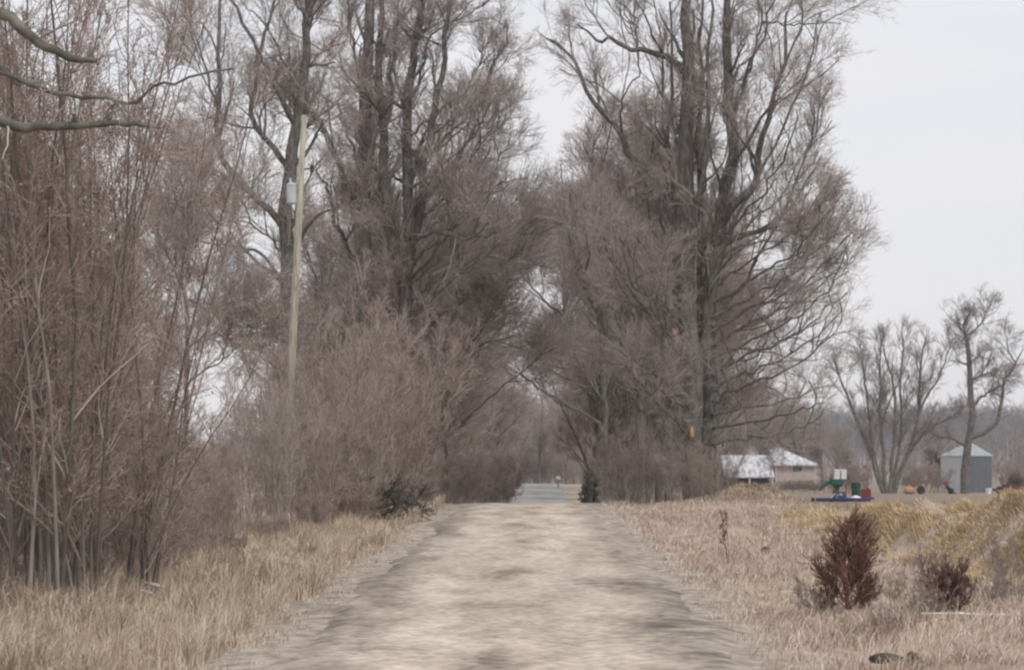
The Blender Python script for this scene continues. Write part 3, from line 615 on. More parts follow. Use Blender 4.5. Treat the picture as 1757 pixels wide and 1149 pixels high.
conifer('young_conifer', 'rust-brown young conifer, the taller of the two dark bushes in the right meadow', base_at(1450, 41.7), 1.5, .78, 3800, M_conred, 120, r=.0045, stems=1, lean=.04, ang=32, lowfrac=.08)
conifer('young_conifer', 'small dark red-purple bush behind the white pipe in the right meadow', base_at(1640, 38.4), .74, .46, 3600, M_conpurple, 121, stems=9, lean=.20, r=.0035)
conifer('shrub', 'dark low bush leaning out beside the foot of the rust-brown conifer', base_at(1488, 42.0), .66, .36, 1800, M_conpurple, 122, stems=5, lean=.22, r=.0035)
conifer('shrub', 'dark low branchy bush spreading left of the rust-brown conifer', base_at(1418, 41.9), .42, .34, 1300, M_conred, 128, stems=4, lean=.35, r=.0035)
conifer('juniper', 'olive-green juniper half hidden in the gap right of the left thicket', base_at(258, 76), 3.3, 1.7, 7000, M_green, 123, r=.012, stems=3)
conifer('juniper', 'dark evergreen clump beside the road inside the tree tunnel', base_at(1010, 205), 4.2, 1.1, 5000, M_darkgreen, 124, r=.025, stems=4)
# ---------------------------------------------------------------- generic trees
def gen_tree(seed, h, m, r=.011, k=.9, bark=M_bark, lean=0, near=True):
    rg = R_(seed); K = 16; P = np.zeros((1, K, 3)); d = np.array([lean, 0, 1.])
    for i in range(1, K): d = d+rg.normal(size=3)*np.array([.05, .05, 0]); P[0, i] = P[0, i-1]+d/np.linalg.norm(d)*h*.9/(K-1)
    R = (np.linspace(1, .12, K)**.9*h*.014)[None]
    lim = spawn(P, R, 14, rg, h*.5, t=(.16, .9), ang=(34, 8), k=K, wander=.06, up=.06, rr=.6, rcap=.16, rtip=.03, decay=.55)
    P = np.concatenate([P, lim[0]]); R = np.concatenate([R, lim[1]])
    return plant('bare_tree', '', 'tree', (0, 0, 0), (P, R), [dict(n=int(110*k), length=h*.24, ang=(36, 10), k=7, wander=.12, up=.09, rr=.5, rcap=.06, rtip=.018, t=(.12, 1), decay=.75),
       dict(n=int(800*k), length=h*.10, ang=(38, 12), k=5, wander=.12, up=.06, rr=.5, rcap=.03, rtip=.013),
       dict(n=int(4500*k), length=h*.055, ang=(36, 12), k=3, wander=.14, up=.05, rr=.6, rcap=r*1.3, rtip=r*.8),
       dict(n=int(9000*k), length=h*.033, ang=(36, 12), k=3, wander=.14, up=.05, rr=.6, rcap=r, rtip=r*.6)], (bark, m), rg, sides=(7, 4, 3, 3, 3))
T = [gen_tree(200, 17, M_twig), gen_tree(201, 16, M_twigred), gen_tree(202, 18, M_twig)]
rg = R_(210); i = 0
for px_, Y_, s_, ln_, sd in ((1065, 155, 1.36, -.22, 'right'), (725, 168, 1.3, .2, 'left'), (775, 225, 1.0, .26, 'left'), (1010, 240, 1.0, -.26, 'right'), (800, 275, 1.0, .24, 'left'), (752, 190, .85, .24, 'left'), (1000, 300, .95, -.2, 'right')):
    o = place(T, 1, px_, Y_, s_, 'bare tree past the crest bowing low over the road from the %s' % sd, 'tall trees bowing over the road from the %s' % sd, rg=rg); o.rotation_euler[1] = ln_
GR = 'roadside trees forming the tunnel beyond the crest'
for Y in (150, 166, 182, 198, 216, 236, 258, 282, 308, 335, 365, 400):
    for side in (-1, 1):
        off = rg.uniform(6.2, 8.5); x = float(xc(Y))+side*off; px = HX+x/Y*F
        o = place(T, i, px, Y, rg.uniform(.85, 1.1), 'bare tree standing on the %s of the tunnel of trees over the far road' % ('left side' if side < 0 else 'right side'), GR, rg=rg); o.rotation_euler[1] = -side*rg.uniform(.08, .18); i += 1
        o['group'] = 'trees on the left of the tunnel' if side < 0 else 'trees on the right of the tunnel'
# understorey along the tunnel
for Y in (190, 215, 240, 265, 290, 320, 350, 380, 410):
    for side in (-1, 1):
        x = float(xc(Y))+side*rg.uniform(5.5, 7); place(S_red if side < 0 else S_tan, i, HX+x/Y*F, Y, rg.uniform(.8, 1.25), 'far bush in the %s undergrowth of the tree tunnel' % ('left' if side < 0 else 'right'), 'undergrowth on the %s of the tunnel' % ('left' if side < 0 else 'right')); i += 1
# trees at the end of the tunnel
for j, (px, Y) in enumerate(((800, 430), (820, 460), (850, 425), (780, 450), (835, 440), (890, 450), (925, 445), (970, 450), (905, 560), (965, 600), (870, 470), (900, 520), (930, 490), (955, 540), (985, 480), (845, 500), (915, 600), (945, 620), (880, 590))):
    place(T, j, px, Y, rg.uniform(.7, .95), 'hazy bare tree closing the far end of the road', 'trees at the far end of the road', rg=rg)
# wood left of the road behind the thicket
for j, (px, Y, s) in enumerate(((560, 150, .85), (600, 165, .95), (520, 175, .75), (650, 150, .9), (700, 145, .85), (740, 160, .9), (620, 200, 1.), (505, 225, .62))):
    place(T, j, px, Y, s, 'bare tree of the wood behind the left thicket and the pole', 'trees of the wood behind the left thicket', rg=rg)
for j, (px, Y, s) in enumerate(((20, 110, .78), (100, 125, .85), (180, 135, .75), (55, 150, .9))):
    place(T, j, px, Y, s, 'bare tree standing behind the sapling thicket on the far left', 'trees behind the sapling thicket', rg=rg)
# trees behind the twin trunk tree, and behind the house
for j, (px, Y, s) in enumerate(((1010, 165, .75), (1060, 175, .8), (1130, 160, .95), (1180, 180, .95), (1225, 175, .8), (1150, 215, 1.), (1085, 205, .95))):
    place(T, j+1, px, Y, s, 'bare tree filling in behind the twin-trunk tree', 'trees behind the twin-trunk tree', rg=rg)
for j, (px, Y, s) in enumerate(((1235, 395, .85), (1270, 405, .8), (1305, 398, .75), (1340, 410, .8), (1375, 400, .7), (1410, 415, .65), (1445, 430, .5), (1255, 440, .95), (1320, 450, .95), (1390, 460, .75), (1430, 480, .6))):
    place(T, j+1, px, Y, s, 'bare tree growing behind the white-roofed house', 'trees behind the house', rg=rg)
# far wood: one mass
def far_wood(name, label, X0, X1, Y, depth, n, h, seed, m, dens=55, r=.06):
    rg = R_(seed); x = rg.uniform(X0, X1, n); y = Y+rg.uniform(0, depth, n); z = H(x, y); K = 5; P = np.zeros((n, K, 3)); hh = h*rg.uniform(.6, 1.15, n)
    for k in range(K): P[:, k] = np.stack([x+rg.normal(0, .2, n)*k, y, z+hh*k/(K-1)], 1)
    R = np.linspace(.22, .06, K)[None]*np.ones((n, 1)); parts = [tubes(P, R, 4, rg)]
    a = spawn(P, R, n*14, rg, h*.42, t=(.12, 1), ang=(36, 10), k=4, up=.1, rr=.5, rcap=.09, rtip=.05); parts.append(tubes(a[0], a[1], 3, rg))
    b_ = spawn(a[0], a[1], n*dens, rg, h*.16, t=(.1, 1), ang=(36, 12), k=3, up=.1, rr=.8, rcap=r, rtip=r*.6); parts.append(tubes(b_[0], b_[1], 3, rg))
    v, f = join(parts); o = npmesh(name, v, [f], m); return lab(o, label, 'woods', kind='stuff')
M_wood = mat('distant_wood', [(.10, .095, .11), (.15, .14, .16)], .05, island=.8)
far_wood('far_woods', 'hazy wooded hillside on the horizon behind the field trees', 120, 520, 1200, 900, 2600, 20, 300, M_wood, 40, .13)
far_wood('far_woods', 'line of brown bare woods at the back of the field right of the shed', 85, 190, 620, 120, 170, 10.5, 301, M_twigfar, 60, .06)
far_wood('far_woods', 'low grey woodland seen through the gaps at the left', -170, -20, 560, 160, 240, 12.5, 302, M_twigfar, 60, .06)
far_wood('far_woods', 'grey woods closing the view at the far end of the road', -30, 52, 640, 130, 150, 17, 303, M_twigfar, 60, .055)
for j in range(16):
    place(S_red, j, 840+j*9+rg.uniform(-4, 4), 440+(j*37) % 70, rg.uniform(1.3, 1.9), 'low dim bush under the trees at the far end of the road', 'bushes at the far end of the road', rg=rg)
# scrub near the shed
rg = R_(310)
for j, (px, Y, s) in enumerate(((1560, 335, .95), (1590, 345, 1.1), (1610, 350, .9), (1730, 365, 1.1), (1750, 372, 1.2), (1480, 350, 1.1), (1455, 345, 1.0), (1420, 350, .9))):
    place(S_red, j, px, Y, s, 'brown scrub bush at the back of the farmyard', 'scrub bushes in the farmyard', rg=rg)
conifer('juniper', 'dark green cedar behind the farmyard, between the two field trees', base_at(1612, 380), 5.2, 2.4, 3500, M_darkgreen, 125, r=.05, stems=3)
conifer('juniper', 'dark cedar between the house and the fanning field tree', base_at(1457, 372), 4.2, 1.5, 3000, M_darkgreen, 126, r=.045, stems=3)
# ---------------------------------------------------------------- grass
def blades(x, y, h, wd, rg, lean=.35, wind=(.15, 0), z=None):
    n = len(x); z = H(x, y) if z is None else z; a = rg.uniform(0, 2*PI, n); d = np.stack([np.cos(a), np.sin(a)], 1)*rg.uniform(0, 1, (n, 1))*lean+np.array(wind)
    s = rg.uniform(0, 2*PI, n); sx = np.stack([np.cos(s), np.sin(s), 0*s], 1)*wd[:, None]/2 if hasattr(wd, '__len__') else np.stack([np.cos(s), np.sin(s), 0*s], 1)*wd/2
    p0 = np.stack([x, y, z-.02], 1); p1 = p0+np.stack([d[:, 0]*h*.35, d[:, 1]*h*.35, h*.55], 1)
    p2 = p0+np.stack([d[:, 0]*h*1.1, d[:, 1]*h*1.1, h*np.clip(1-.35*np.linalg.norm(d, axis=1), .3, 1)], 1)
    V = np.stack([p0-sx, p0+sx, p1+sx*.8, p1-sx*.8, p2], 1).reshape(-1, 3); i = np.arange(n)[:, None]*5
    return V, [i+np.array([[0, 1, 2, 3]]), i+np.array([[3, 2, 4]])]
def scatter(rg, n, xr, yr, f, power=1.6):
    """more blades near the camera; f(x,y) = acceptance"""
    y = yr[0]+(yr[1]-yr[0])*rg.random(n*3)**power; x = rg.uniform(xr[0], xr[1], n*3)+xc(y); k = rg.random(n*3) < f(x, y); return x[k][:n], y[k][:n]
def clump(x, y, seed, s=1.1): return np.clip(.5+2.2*vnoise(x, y, s, seed), 0, 1)
rg = R_(400)
x, y = scatter(rg, 110000, (-9, -2.5), (27, 112), lambda x, y: np.maximum(clump(x, y, 41), .3)*sstep(2.2, 4.2, xc(y)-x)*.9+.015)
h = .06+.27*sstep(2.6, 4.8, xc(y)-x)*rg.uniform(.3, 1.2, len(x))*(.3+clump(x, y, 42, .8)); h = h*(.55+1.1*clump(x, y, 49, 1.6)**2); V, Fq = blades(x, y, h, .009*(.6+y/60), rg, .95)
lab(npmesh('dry_grass', V, Fq, M_grass, smooth=False), 'tall pale dry grass along the left verge of the road', 'grass', kind='stuff')
yc = 30+78*rg.random(700)**1.3; xo = rg.uniform(3.2, 6.2, 700); xt = xc(yc)-xo; keep = clump(xt, yc, 51, 2.5) > .35; xt, yc = xt[keep], yc[keep]
x = np.repeat(xt, 45)+rg.normal(0, .07, len(xt)*45); y = np.repeat(yc, 45)+rg.normal(0, .09, len(xt)*45); h = np.repeat(rg.uniform(.25, .7, len(xt)), 45)*rg.uniform(.5, 1.1, len(x))
V, Fq = blades(x, y, h, .008*(.6+y/60), rg, .75)
lab(npmesh('grass_tufts', V, Fq, mat('bleached_grass', [(.34, .26, .19), (.54, .44, .34), (.70, .60, .49)], .7, island=.7), smooth=False), 'taller bleached grass tufts standing up from the left verge', 'grass', kind='stuff')
x, y = scatter(rg, 150000, (2.6, 9.8), (27, 112), lambda x, y: np.maximum(clump(x, y, 43, .8), .3)*sstep(2.3, 4.2, x-xc(y))+.012)
h = (.04+.17*rg.random(len(x))**1.5)*(.35+clump(x, y, 44, .9)+.6*clump(x, y, 48, 3)); V, Fq = blades(x, y, h, .010*(.6+y/60), rg, 1.2, (.25, 0))
lab(npmesh('meadow_grass', V, Fq, M_meadow, smooth=False), 'flattened pinkish-tan dead grass between road and straw bank', 'grass', kind='stuff')
x, y = scatter(rg, 130000, (7.4, 13), (40, 96), lambda x, y: np.clip(np.exp(-((x-10.0+.6*sstep(70, 48, y))/2.3)**4)*clump(x, y, 45, .9)*1.6, 0, 1)*sstep(40, 50, y)*sstep(94, 80, y), 1.1)
h = (.08+.26*rg.random(len(x)))*(.35+clump(x, y, 46, 1.3)); V, Fq = blades(x, y, h, .012*(.5+y/60), rg, 1.0, (-.7, -.25))
lab(npmesh('straw_grass', V, Fq, M_straw, smooth=False), 'yellow straw-like grass lying over the long bank at the right', 'grass', kind='stuff')
x = rg.normal(9.2, 1.7, 26000); y = rg.normal(105, 4, 26000); h = rg.uniform(.06, .25, 26000); V, Fq = blades(x, y, h, .02, rg, 1.)
lab(npmesh('straw_grass', V, Fq, M_grass, smooth=False), 'pale straw covering the mound in front of the house', 'grass', kind='stuff')
# weeds, dead stalks
rg = R_(420)
for j, (px, Y, s) in enumerate(((30, 40, .5), (90, 41, .45), (150, 42, .5), (260, 47, .55), (330, 55, .6), (390, 58, .5), (470, 66, .55), (205, 41, .4))):
    place(S_low, j, px, Y, s, 'small dry weed clump in the grass at the front of the left thicket', 'weed clumps on the left verge', rg=rg)
for j, (px, Y, s) in enumerate(((1395, 41.5, .38), (1560, 41, .4), (1590, 38, .35), (1700, 40, .4), (1745, 42, .5), (1520, 36, .25), (1600, 50, .4), (1730, 46, .6))):
    place(S_low, j, px, Y, s, 'wiry dead weed in the meadow around the two dark bushes', 'dead weeds in the right meadow', rg=rg)
b = base_at(1250, 58); PR = stem_PR(R_(5), 3, 1.25, .008, .02, .05, 8, .003)
plant('dead_weed', 'tall single dead weed stalk with a dark seed head between road and conifer', 'weed', b, PR, [dict(n=30, length=.2, ang=(30, 8), k=4, rr=.8, rtip=.004, t=(.55, .95)), dict(n=160, length=.09, k=3, rr=.9, rtip=.004)], (M_weed, M_conred), R_(6), tl=0, parts=('stalk', 'seed_head'))
b = base_at(1433, 33.5); PR = stem_PR(R_(8), 1, .62, .005, .01, .03, 8, .002)
plant('dead_weed', 'thin leafless stalk standing below the rust-brown conifer', 'weed', b, PR, [dict(n=8, length=.1, k=4, rr=.8, rtip=.002), dict(n=12, length=.05, k=3, rr=.8, rtip=.002)], (M_weed, M_weed), R_(9), tl=0, parts=('stalk', 'seed_head'))
# ---------------------------------------------------------------- stones, clods, bits
def rock(name, label, cat, px, Y, dims, m, seed, lift=0., group=None):
    import bmesh
    bm = bmesh.new(); bmesh.ops.create_icosphere(bm, subdivisions=3, radius=1); rg = R_(seed); k = rg.normal(size=(6, 3))
    for v in bm.verts:
        c = np.array(v.co); d = 1+sum(.09*math.sin(2.3*c.dot(k[i])+i) for i in range(6)); v.co = (c[0]*d*dims[0]/2, c[1]*d*dims[1]/2, c[2]*d*dims[2]/2)
    me = bpy.data.meshes.new(name); bm.to_mesh(me); bm.free(); me.materials.append(m); me.polygons.foreach_set('use_smooth', [True]*len(me.polygons))
    o = bpy.data.objects.new(name, me); C.objects.link(o); x, y, z = base_at(px, Y); o.location = (x, y, z+.05+dims[2]*.25+lift); return lab(o, label, cat, group)
M_clod = mat('dark_clod', [(.04, .034, .03), (.12, .10, .085)], 12, bump=.6)
M_stone = mat('pale_stone', [(.36, .33, .28), (.60, .55, .48)], 8, bump=.4)
rock('clod', 'single black lump of earth in the flat grass right of the road', 'clod', 1311, 62, (.34, .3, .2), M_clod, 1, .05)
rock('log', 'short dark log lying in the grass at the bottom edge of the photo', 'log', 1515, 30.2, (.38, .16, .11), M_clod, 2, .11)
rock('clod', 'dark clod beside the short log at the bottom edge of the photo', 'clod', 1565, 30.2, (.15, .13, .11), M_clod, 3, .10)
rock('stone', 'big pale stone at the foot of the straw bank, right edge of photo', 'stone', 1738, 50, (.22, .2, .2), M_stone, 4, .1)
rock('stone', 'smaller pale stone above the big one on the straw bank', 'stone', 1720, 54, (.2, .15, .12), M_stone, 5, .1)
rock('stone', 'small white stone at the upper right of the straw bank', 'stone', 1743, 58, (.15, .14, .12), M_stone, 6, .2)
b = base_at(1580, 37.5); z = b[2]+.17; x1 = (1800-HX)/F*38.2
pp = thing('pipe', 'thin white plastic pipe lying in the grass before the purple bush', 'pipe', (b[0], 37.5, z))
MB().tube([(0, 0, .0), (.45, -.05, .005), (.9, -.12, -.01), (x1-b[0], -.4, 0)], .014, 8).build('tube', M_white, pp, smooth=True)
MB().tube([(.46, -.052, .005), (.54, -.062, .004)], .019, 8).build('coupling', M_white, pp, smooth=True)
b = base_at(252, 45)
M_board = mat('grey_white_board', [(.34, .33, .34), (.58, .57, .58)], 14)
for k, (px, ln) in enumerate(((250, .33), (238, .26))):
    q = base_at(px, 42.5-.7*k); o = MB().box((0, 0, 0), (ln*.75, .05, .02), 0).box((ln*.1, .02, .015), (ln*.4, .03, .012), .1).build('board', M_board, None, .004); o.location = (q[0]+.1, q[1], q[2]+.24); o.rotation_euler = (.2, .22, -.25)
    lab(o, 'longer pale board lying in the grass at the thicket foot' if k == 0 else 'shorter pale board below and left of the longer one', 'board')
# ---------------------------------------------------------------- utility pole
Yp = 82; top = np.array(at(522, 198, Yp)); bt = np.array(at(497, 700, Yp)); dr = (bt-top)/(top[2]-bt[2]); x0, y0, z0 = (top+dr*(top[2]-0.)); zb = Hz(x0, Yp)-.3
M_pole = mat('weathered_pole', [(.20, .175, .14), (.37, .34, .28), (.50, .47, .40)], 5, stretch=(6, 6, .3), bump=.3)
pt = thing('utility_pole', 'leaning pale wooden utility pole carrying a grey transformer', 'utility pole', (x0, y0, zb))
tl = top-np.array([x0, y0, zb]); MB().tube([(0, 0, 0), tuple(tl*.5), tuple(tl)], [.13, .108, .078], 12).build('pole', M_pole, pt, smooth=True)
M_can = mat('galvanised', [(.42, .44, .46), (.58, .60, .62)], 3, .5, metallic=.2)
s = Yp/F; c = np.array(at(502, 350, Yp))-np.array([x0, y0, zb])
can = MB().lathe((c[0]-.02, c[1], c[2]), [(.12, 0), (.145, .03), (.145, .5), (.155, .51), (.155, .55), (.06, .6)], 18).build('transformer', M_can, pt, smooth=False)
MB().tube([(c[0]-.06, c[1], c[2]+.58), (c[0]-.06, c[1], c[2]+.74)], [.035, .02], 8).build('bushing', M_can, can)
MB().box((c[0]+.16, c[1], c[2]+.12), (.14, .04, .05)).box((c[0]+.16, c[1], c[2]+.42), (.14, .04, .05)).build('bracket', M_can, pt)
q = np.array(at(535, 290, Yp))-np.array([x0, y0, zb])
MB().lathe((q[0], q[1], q[2]-.1), [(.03, 0), (.06, .04), (.04, .1), (.06, .16), (.03, .24)], 10).box((q[0]-.1, q[1], q[2]), (.22, .03, .04)).build('fuse_cutout', M_glass, pt)
q = np.array(at(522, 208, Yp))-np.array([x0, y0, zb]); MB().lathe((q[0]+.05, q[1], q[2]), [(.02, 0), (.045, .03), (.03, .07), (.045, .1), (.02, .13)], 10).build('insulator', M_can, pt)
# ---------------------------------------------------------------- the house
M_roof = mat('white_metal_roof', [(.24, .24, .245), (.46, .46, .475), (.62, .62, .65)], 1.4, .6, stretch=(1.6, .5, .5), lo=.35, hi=.6)
M_wall = mat('beige_siding', [(.42, .345, .31), (.50, .42, .38)], 1, .8, stretch=(.5, .5, 5))
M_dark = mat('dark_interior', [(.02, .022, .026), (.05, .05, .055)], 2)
M_trim = mat('pale_trim', [(.52, .51, .5), (.62, .61, .6)], 2)
Yh = 360; hb = base_at(1335, Yh); hx = lambda px: (px-1335)/F*Yh; hz = lambda row: CZ-(row-HY)/F*Yh-hb[2]
hs = thing('house', 'low beige house with white metal roofs and a dark open carport wing', 'house', hb)
D_ = 7.5; wl, wr = hx(1330), hx(1397); ze, zr = hz(795), hz(767)
MB().box(((wl+wr)/2, D_/2, ze/2), (wr-wl, D_, ze)).build('wall', M_wall, hs)
def slab(vs, th): 
    n = len(vs); lo = [(x, y, z-th) for x, y, z in vs]; return MB().add(list(vs)+lo, [tuple(range(n)), tuple(range(2*n-1, n-1, -1))]+[(i, i+n, (i+1) % n+n, (i+1) % n) for i in range(n)])
ov = .5; A_ = (wl-.25, -ov, ze-.1); B_ = (wr+ov, -ov, ze-.1); Cc = (wr+ov, D_+ov, ze-.1); Dd = (wl-.25, D_+ov, ze-.1); r1 = (hx(1342), D_/2, zr); r0 = (wl-.25, D_/2, zr-.3)
rf = MB().add([A_, B_, Cc, Dd, r1, r0, tuple(np.array(A_)-[0, 0, .18]), tuple(np.array(B_)-[0, 0, .18]), tuple(np.array(Cc)-[0, 0, .18]), tuple(np.array(Dd)-[0, 0, .18])],
     [(0, 1, 4, 5), (1, 2, 4), (2, 3, 5, 4), (3, 0, 5), (0, 6, 7, 1), (1, 7, 8, 2), (2, 8, 9, 3), (3, 9, 6, 0), (9, 8, 7, 6)]).build('roof', M_roof, hs)
ch = MB().box((hx(1352), D_/2+.4, zr+.1), (.5, .5, .9)).build('chimney', mat('chimney_brick', [(.2, .1, .08), (.3, .17, .13)], 5), rf)
wn = MB().box((hx(1368), -.02, hz(802)), (1.35, .08, 1.15)).build('window', M_trim, hs)
MB().box((hx(1368), -.075, hz(802)), (1.12, .05, .92)).build('pane', M_glass, wn)
MB().box((hx(1331.5), -.05, ze/2), (.16, .1, ze)).build('corner_trim', M_trim, hs)
# carport wing: sloping roof, posts, dark inside, back wall
xl, xr_ = hx(1241), hx(1327); zt, zb_ = hz(780), hz(817)
wg = slab([(xl, -2.2, zb_), (xr_, -2.2, zb_), (xr_, 5, zt), (xl, 5, zt)], .16).build('wing_roof', M_roof, hs)
for k in range(9): x_ = xl+(xr_-xl)*(k+.5)/9; MB().tube([(x_, -2.18, zb_+.03), (x_, 4.98, zt+.03)], .03, 4).build('roof_seam', M_roof, wg)
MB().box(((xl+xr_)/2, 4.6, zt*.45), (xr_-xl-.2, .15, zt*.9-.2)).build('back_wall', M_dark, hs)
for px in (1246, 1284, 1323): MB().box((hx(px), -2.0, zb_/2-.1), (.18, .18, zb_-.1)).build('carport_post', M_trim, hs)
MB().box((hx(1262), -1.2, .55), (2.2, .6, 1.1), .1).box((hx(1300), -.6, .45), (1.8, .8, .9)).build('low_wall', mat('weathered_boards', [(.16, .12, .11), (.26, .21, .19)], 2, stretch=(4, 1, 1)), hs, .03)
rg = R_(500)
for j, (px, s) in enumerate(((1338, .36), (1350, .42), (1362, .4), (1374, .44), (1386, .4), (1398, .36))):
    place(S_red, j, px, 350, s*1.15, 'dark clipped-looking bush in the row under the house window', 'bushes in front of the house', rg=rg)
# ---------------------------------------------------------------- metal shed
M_litside = mat('lit_side_corrugated', [(.40, .43, .44), (.52, .55, .56)], 2, .5, stretch=(6, 6, .3)); M_shadeside = mat('shaded_side_steel', [(.10, .115, .135), (.15, .165, .185)], 2, .6, stretch=(6, 6, .3)); M_grey = mat('grey_roof', [(.28, .31, .32), (.36, .39, .40)], 1, .5)  # wall colours carry the light on the left side and shade on the right
Ys = 362; sb = base_at(1652, Ys); sx = lambda px: (px-1652)/F*Ys; sz = lambda row: CZ-(row-HY)/F*Ys-sb[2]
sh = thing('metal_shed', 'square metal shed with left wall coloured as lit, right wall coloured as shaded and pointed grey roof', 'shed', sb)
zt = sz(781); a0 = np.array((sx(1619), 2.4)); a1 = np.array((sx(1652), -1.2)); a2 = np.array((sx(1703), .6)); a3 = a0+a2-a1
def wallp(p, q, nm, m):
    n = 30; d = q-p; L_ = np.linalg.norm(d); t = d/L_; nn = np.array((t[1], -t[0])); v = []; f = []
    for k in range(n*2+1):
        u = p+t*L_*k/(n*2); o_ = nn*(.03 if k % 2 else 0); v += [(u[0]+o_[0], u[1]+o_[1], 0), (u[0]+o_[0], u[1]+o_[1], zt)]
    f = [(2*k, 2*k+2, 2*k+3, 2*k+1) for k in range(n*2)]; o = MB().add(v, f).build(nm, m, sh); mo = o.modifiers.new('s', 'SOLIDIFY'); mo.thickness = .04; return o
wallp(a0, a1, 'left_wall', M_litside); wl_ = wallp(a1, a2, 'right_wall', M_shadeside); wallp(a2, a3, 'rear_wall', M_shadeside); wallp(a3, a0, 'rear_wall', M_shadeside)
cc = (a0+a2)/2; ap = (sx(1667), cc[1], sz(757)); e = [tuple(cc+(k-cc)*1.05)+(zt,) for k in (a0, a1, a2, a3)]; e2 = [(x, y, z-.12) for x, y, z in e]
MB().add(e+[ap]+e2, [(0, 1, 4), (1, 2, 4), (2, 3, 4), (3, 0, 4), (0, 5, 6, 1), (1, 6, 7, 2), (2, 7, 8, 3), (3, 8, 5, 0), (8, 7, 6, 5)]).build('roof', M_grey, sh)
# ---------------------------------------------------------------- yard objects
M_blue = mat('blue_hull', [(.04, .085, .26), (.075, .13, .34)], 2, .4); M_red = mat('faded_red', [(.15, .03, .03), (.26, .055, .05)], 4, .5); M_grn = mat('green_paint', [(.03, .10, .075), (.055, .155, .12)], 3, .5)
M_orange = mat('orange_plastic', [(.36, .20, .10), (.46, .27, .15)], 3, .5); M_dkred = mat('dark_red_paint', [(.07, .025, .025), (.13, .045, .045)], 3, .6)
def Lp(px, row, Y, b): p = at(px, row, Y); return (p[0]-b[0], p[1]-b[1], p[2]-b[2])
Yb = 150; b = base_at(1450, Yb); s = Yb/F
bo = thing('boat', 'small flat blue boat with a low cabin parked on the grass in the yard', 'boat', b)
zc = CZ-(857-HY)*s-b[2]
def hull(u): 
    t = abs(2*u-1); return .42*(1-t**5) if u > .5 else .40*(1-t**9)
rings = []
for k in range(17):
    u = k/16; X = (-50+100*u)*s*1.0; W = max(.04, hull(u)); up_ = .04+.12*(max(0, u-.7)/.3)**2
    rings.append([(X, -W, zc+.08+up_*.5), (X, -W*.85, zc-.06+up_), (X, 0, zc-.12+up_), (X, W*.85, zc-.06+up_), (X, W, zc+.08+up_*.5), (X, W*.8, zc+.06+up_*.5), (X, -W*.8, zc+.06+up_*.5)])
MB().rings(rings).build('hull', M_blue, bo)
cab = MB()
for yy in (-.3, .3): cab.tube([(-18*s, yy, zc+.06), (-14*s, yy, zc+.38), (-3*s, yy, zc+.40), (0, yy, zc+.06)], .035, 6)
cab.box((-8.5*s, 0, zc+.41), (.36, .7, .03)); cab.build('cabin_frame', M_blue, bo)
MB().add([(-25*s, -.3, zc+.08), (-25*s, .3, zc+.08), (-16*s, .3, zc+.34), (-16*s, -.3, zc+.34)], [(0, 1, 2, 3)]).build('windscreen', M_white, bo)
MB().box((-8*s, 0, zc+.14), (.28, .5, .16)).build('seat', M_glass, bo, .02)
MB().lathe((18*s, 0, zc+.06), [(.30, 0), (.28, .06), (.18, .13), (.03, .17)], 14).build('deck_cover', M_white, bo, smooth=True)
MB().box((-55*s, 0, zc+.0), (.16, .2, .22)).box((-55*s, 0, zc-.14), (.06, .08, .2)).build('outboard_motor', M_rubber, bo, .03)
for k in (-25, 25): MB().box((k*s, 0, (zc-.1)/2), (.12, .7, max(.05, zc-.10))).build('trestle', M_weed, bo)
# red crate with lid
Yr = 158; b = base_at(1486, Yr); cr_ = thing('fuel_tank', 'red metal tank with cap standing behind the right end of the blue boat', 'tank', b); z1 = CZ-(838-HY)*Yr/F-b[2]
MB().box((0, 0, z1/2), (.5, .4, z1)).build('body', M_red, cr_, .05); MB().lathe((.1, 0, z1), [(.06, 0), (.06, .06), (.03, .07)], 10).build('cap', M_rubber, cr_); MB().tube([(-.16, 0, z1), (-.14, 0, z1+.08), (.0, 0, z1+.08), (.02, 0, z1)], .015, 6).build('handle', M_rubber, cr_)
# green machine: hopper on a stalk with a sloping chute
Yg = 165; b = base_at(1435, Yg); g = thing('farm_machine', 'green farm machine with a sloping chute behind the blue boat cabin', 'machine', b); q = lambda px, row: Lp(px, row, Yg, b)
MB().rings([[(c_*w_+q(1436, 0)[0], d_*w_, z_) for c_, d_ in ((-1, -1), (1, -1), (1, 1), (-1, 1))] for w_, z_ in ((.1, q(0, 846)[2]), (.14, q(0, 836)[2]), (.34, q(0, 830)[2]), (.38, q(0, 822)[2]))]).build('hopper', M_grn, g)
MB().tube([q(1432, 825), q(1420, 827), q(1405, 840)], [.14, .13, .1], 8).build('chute', M_grn, g)
for dx in (-.25, .25): MB().tube([(dx, 0, 0), (dx*.4, 0, q(0, 842)[2])], .035, 6).build('leg', M_grn, g)
wh = MB(); wh.lathe((0, 0, 0), [(.12, -.05), (.2, -.05), (.2, .05), (.12, .05)], 16); o = wh.build('wheel', M_rubber, g); o.rotation_euler = (PI/2, 0, 0); o.location = (.45, .1, .2)
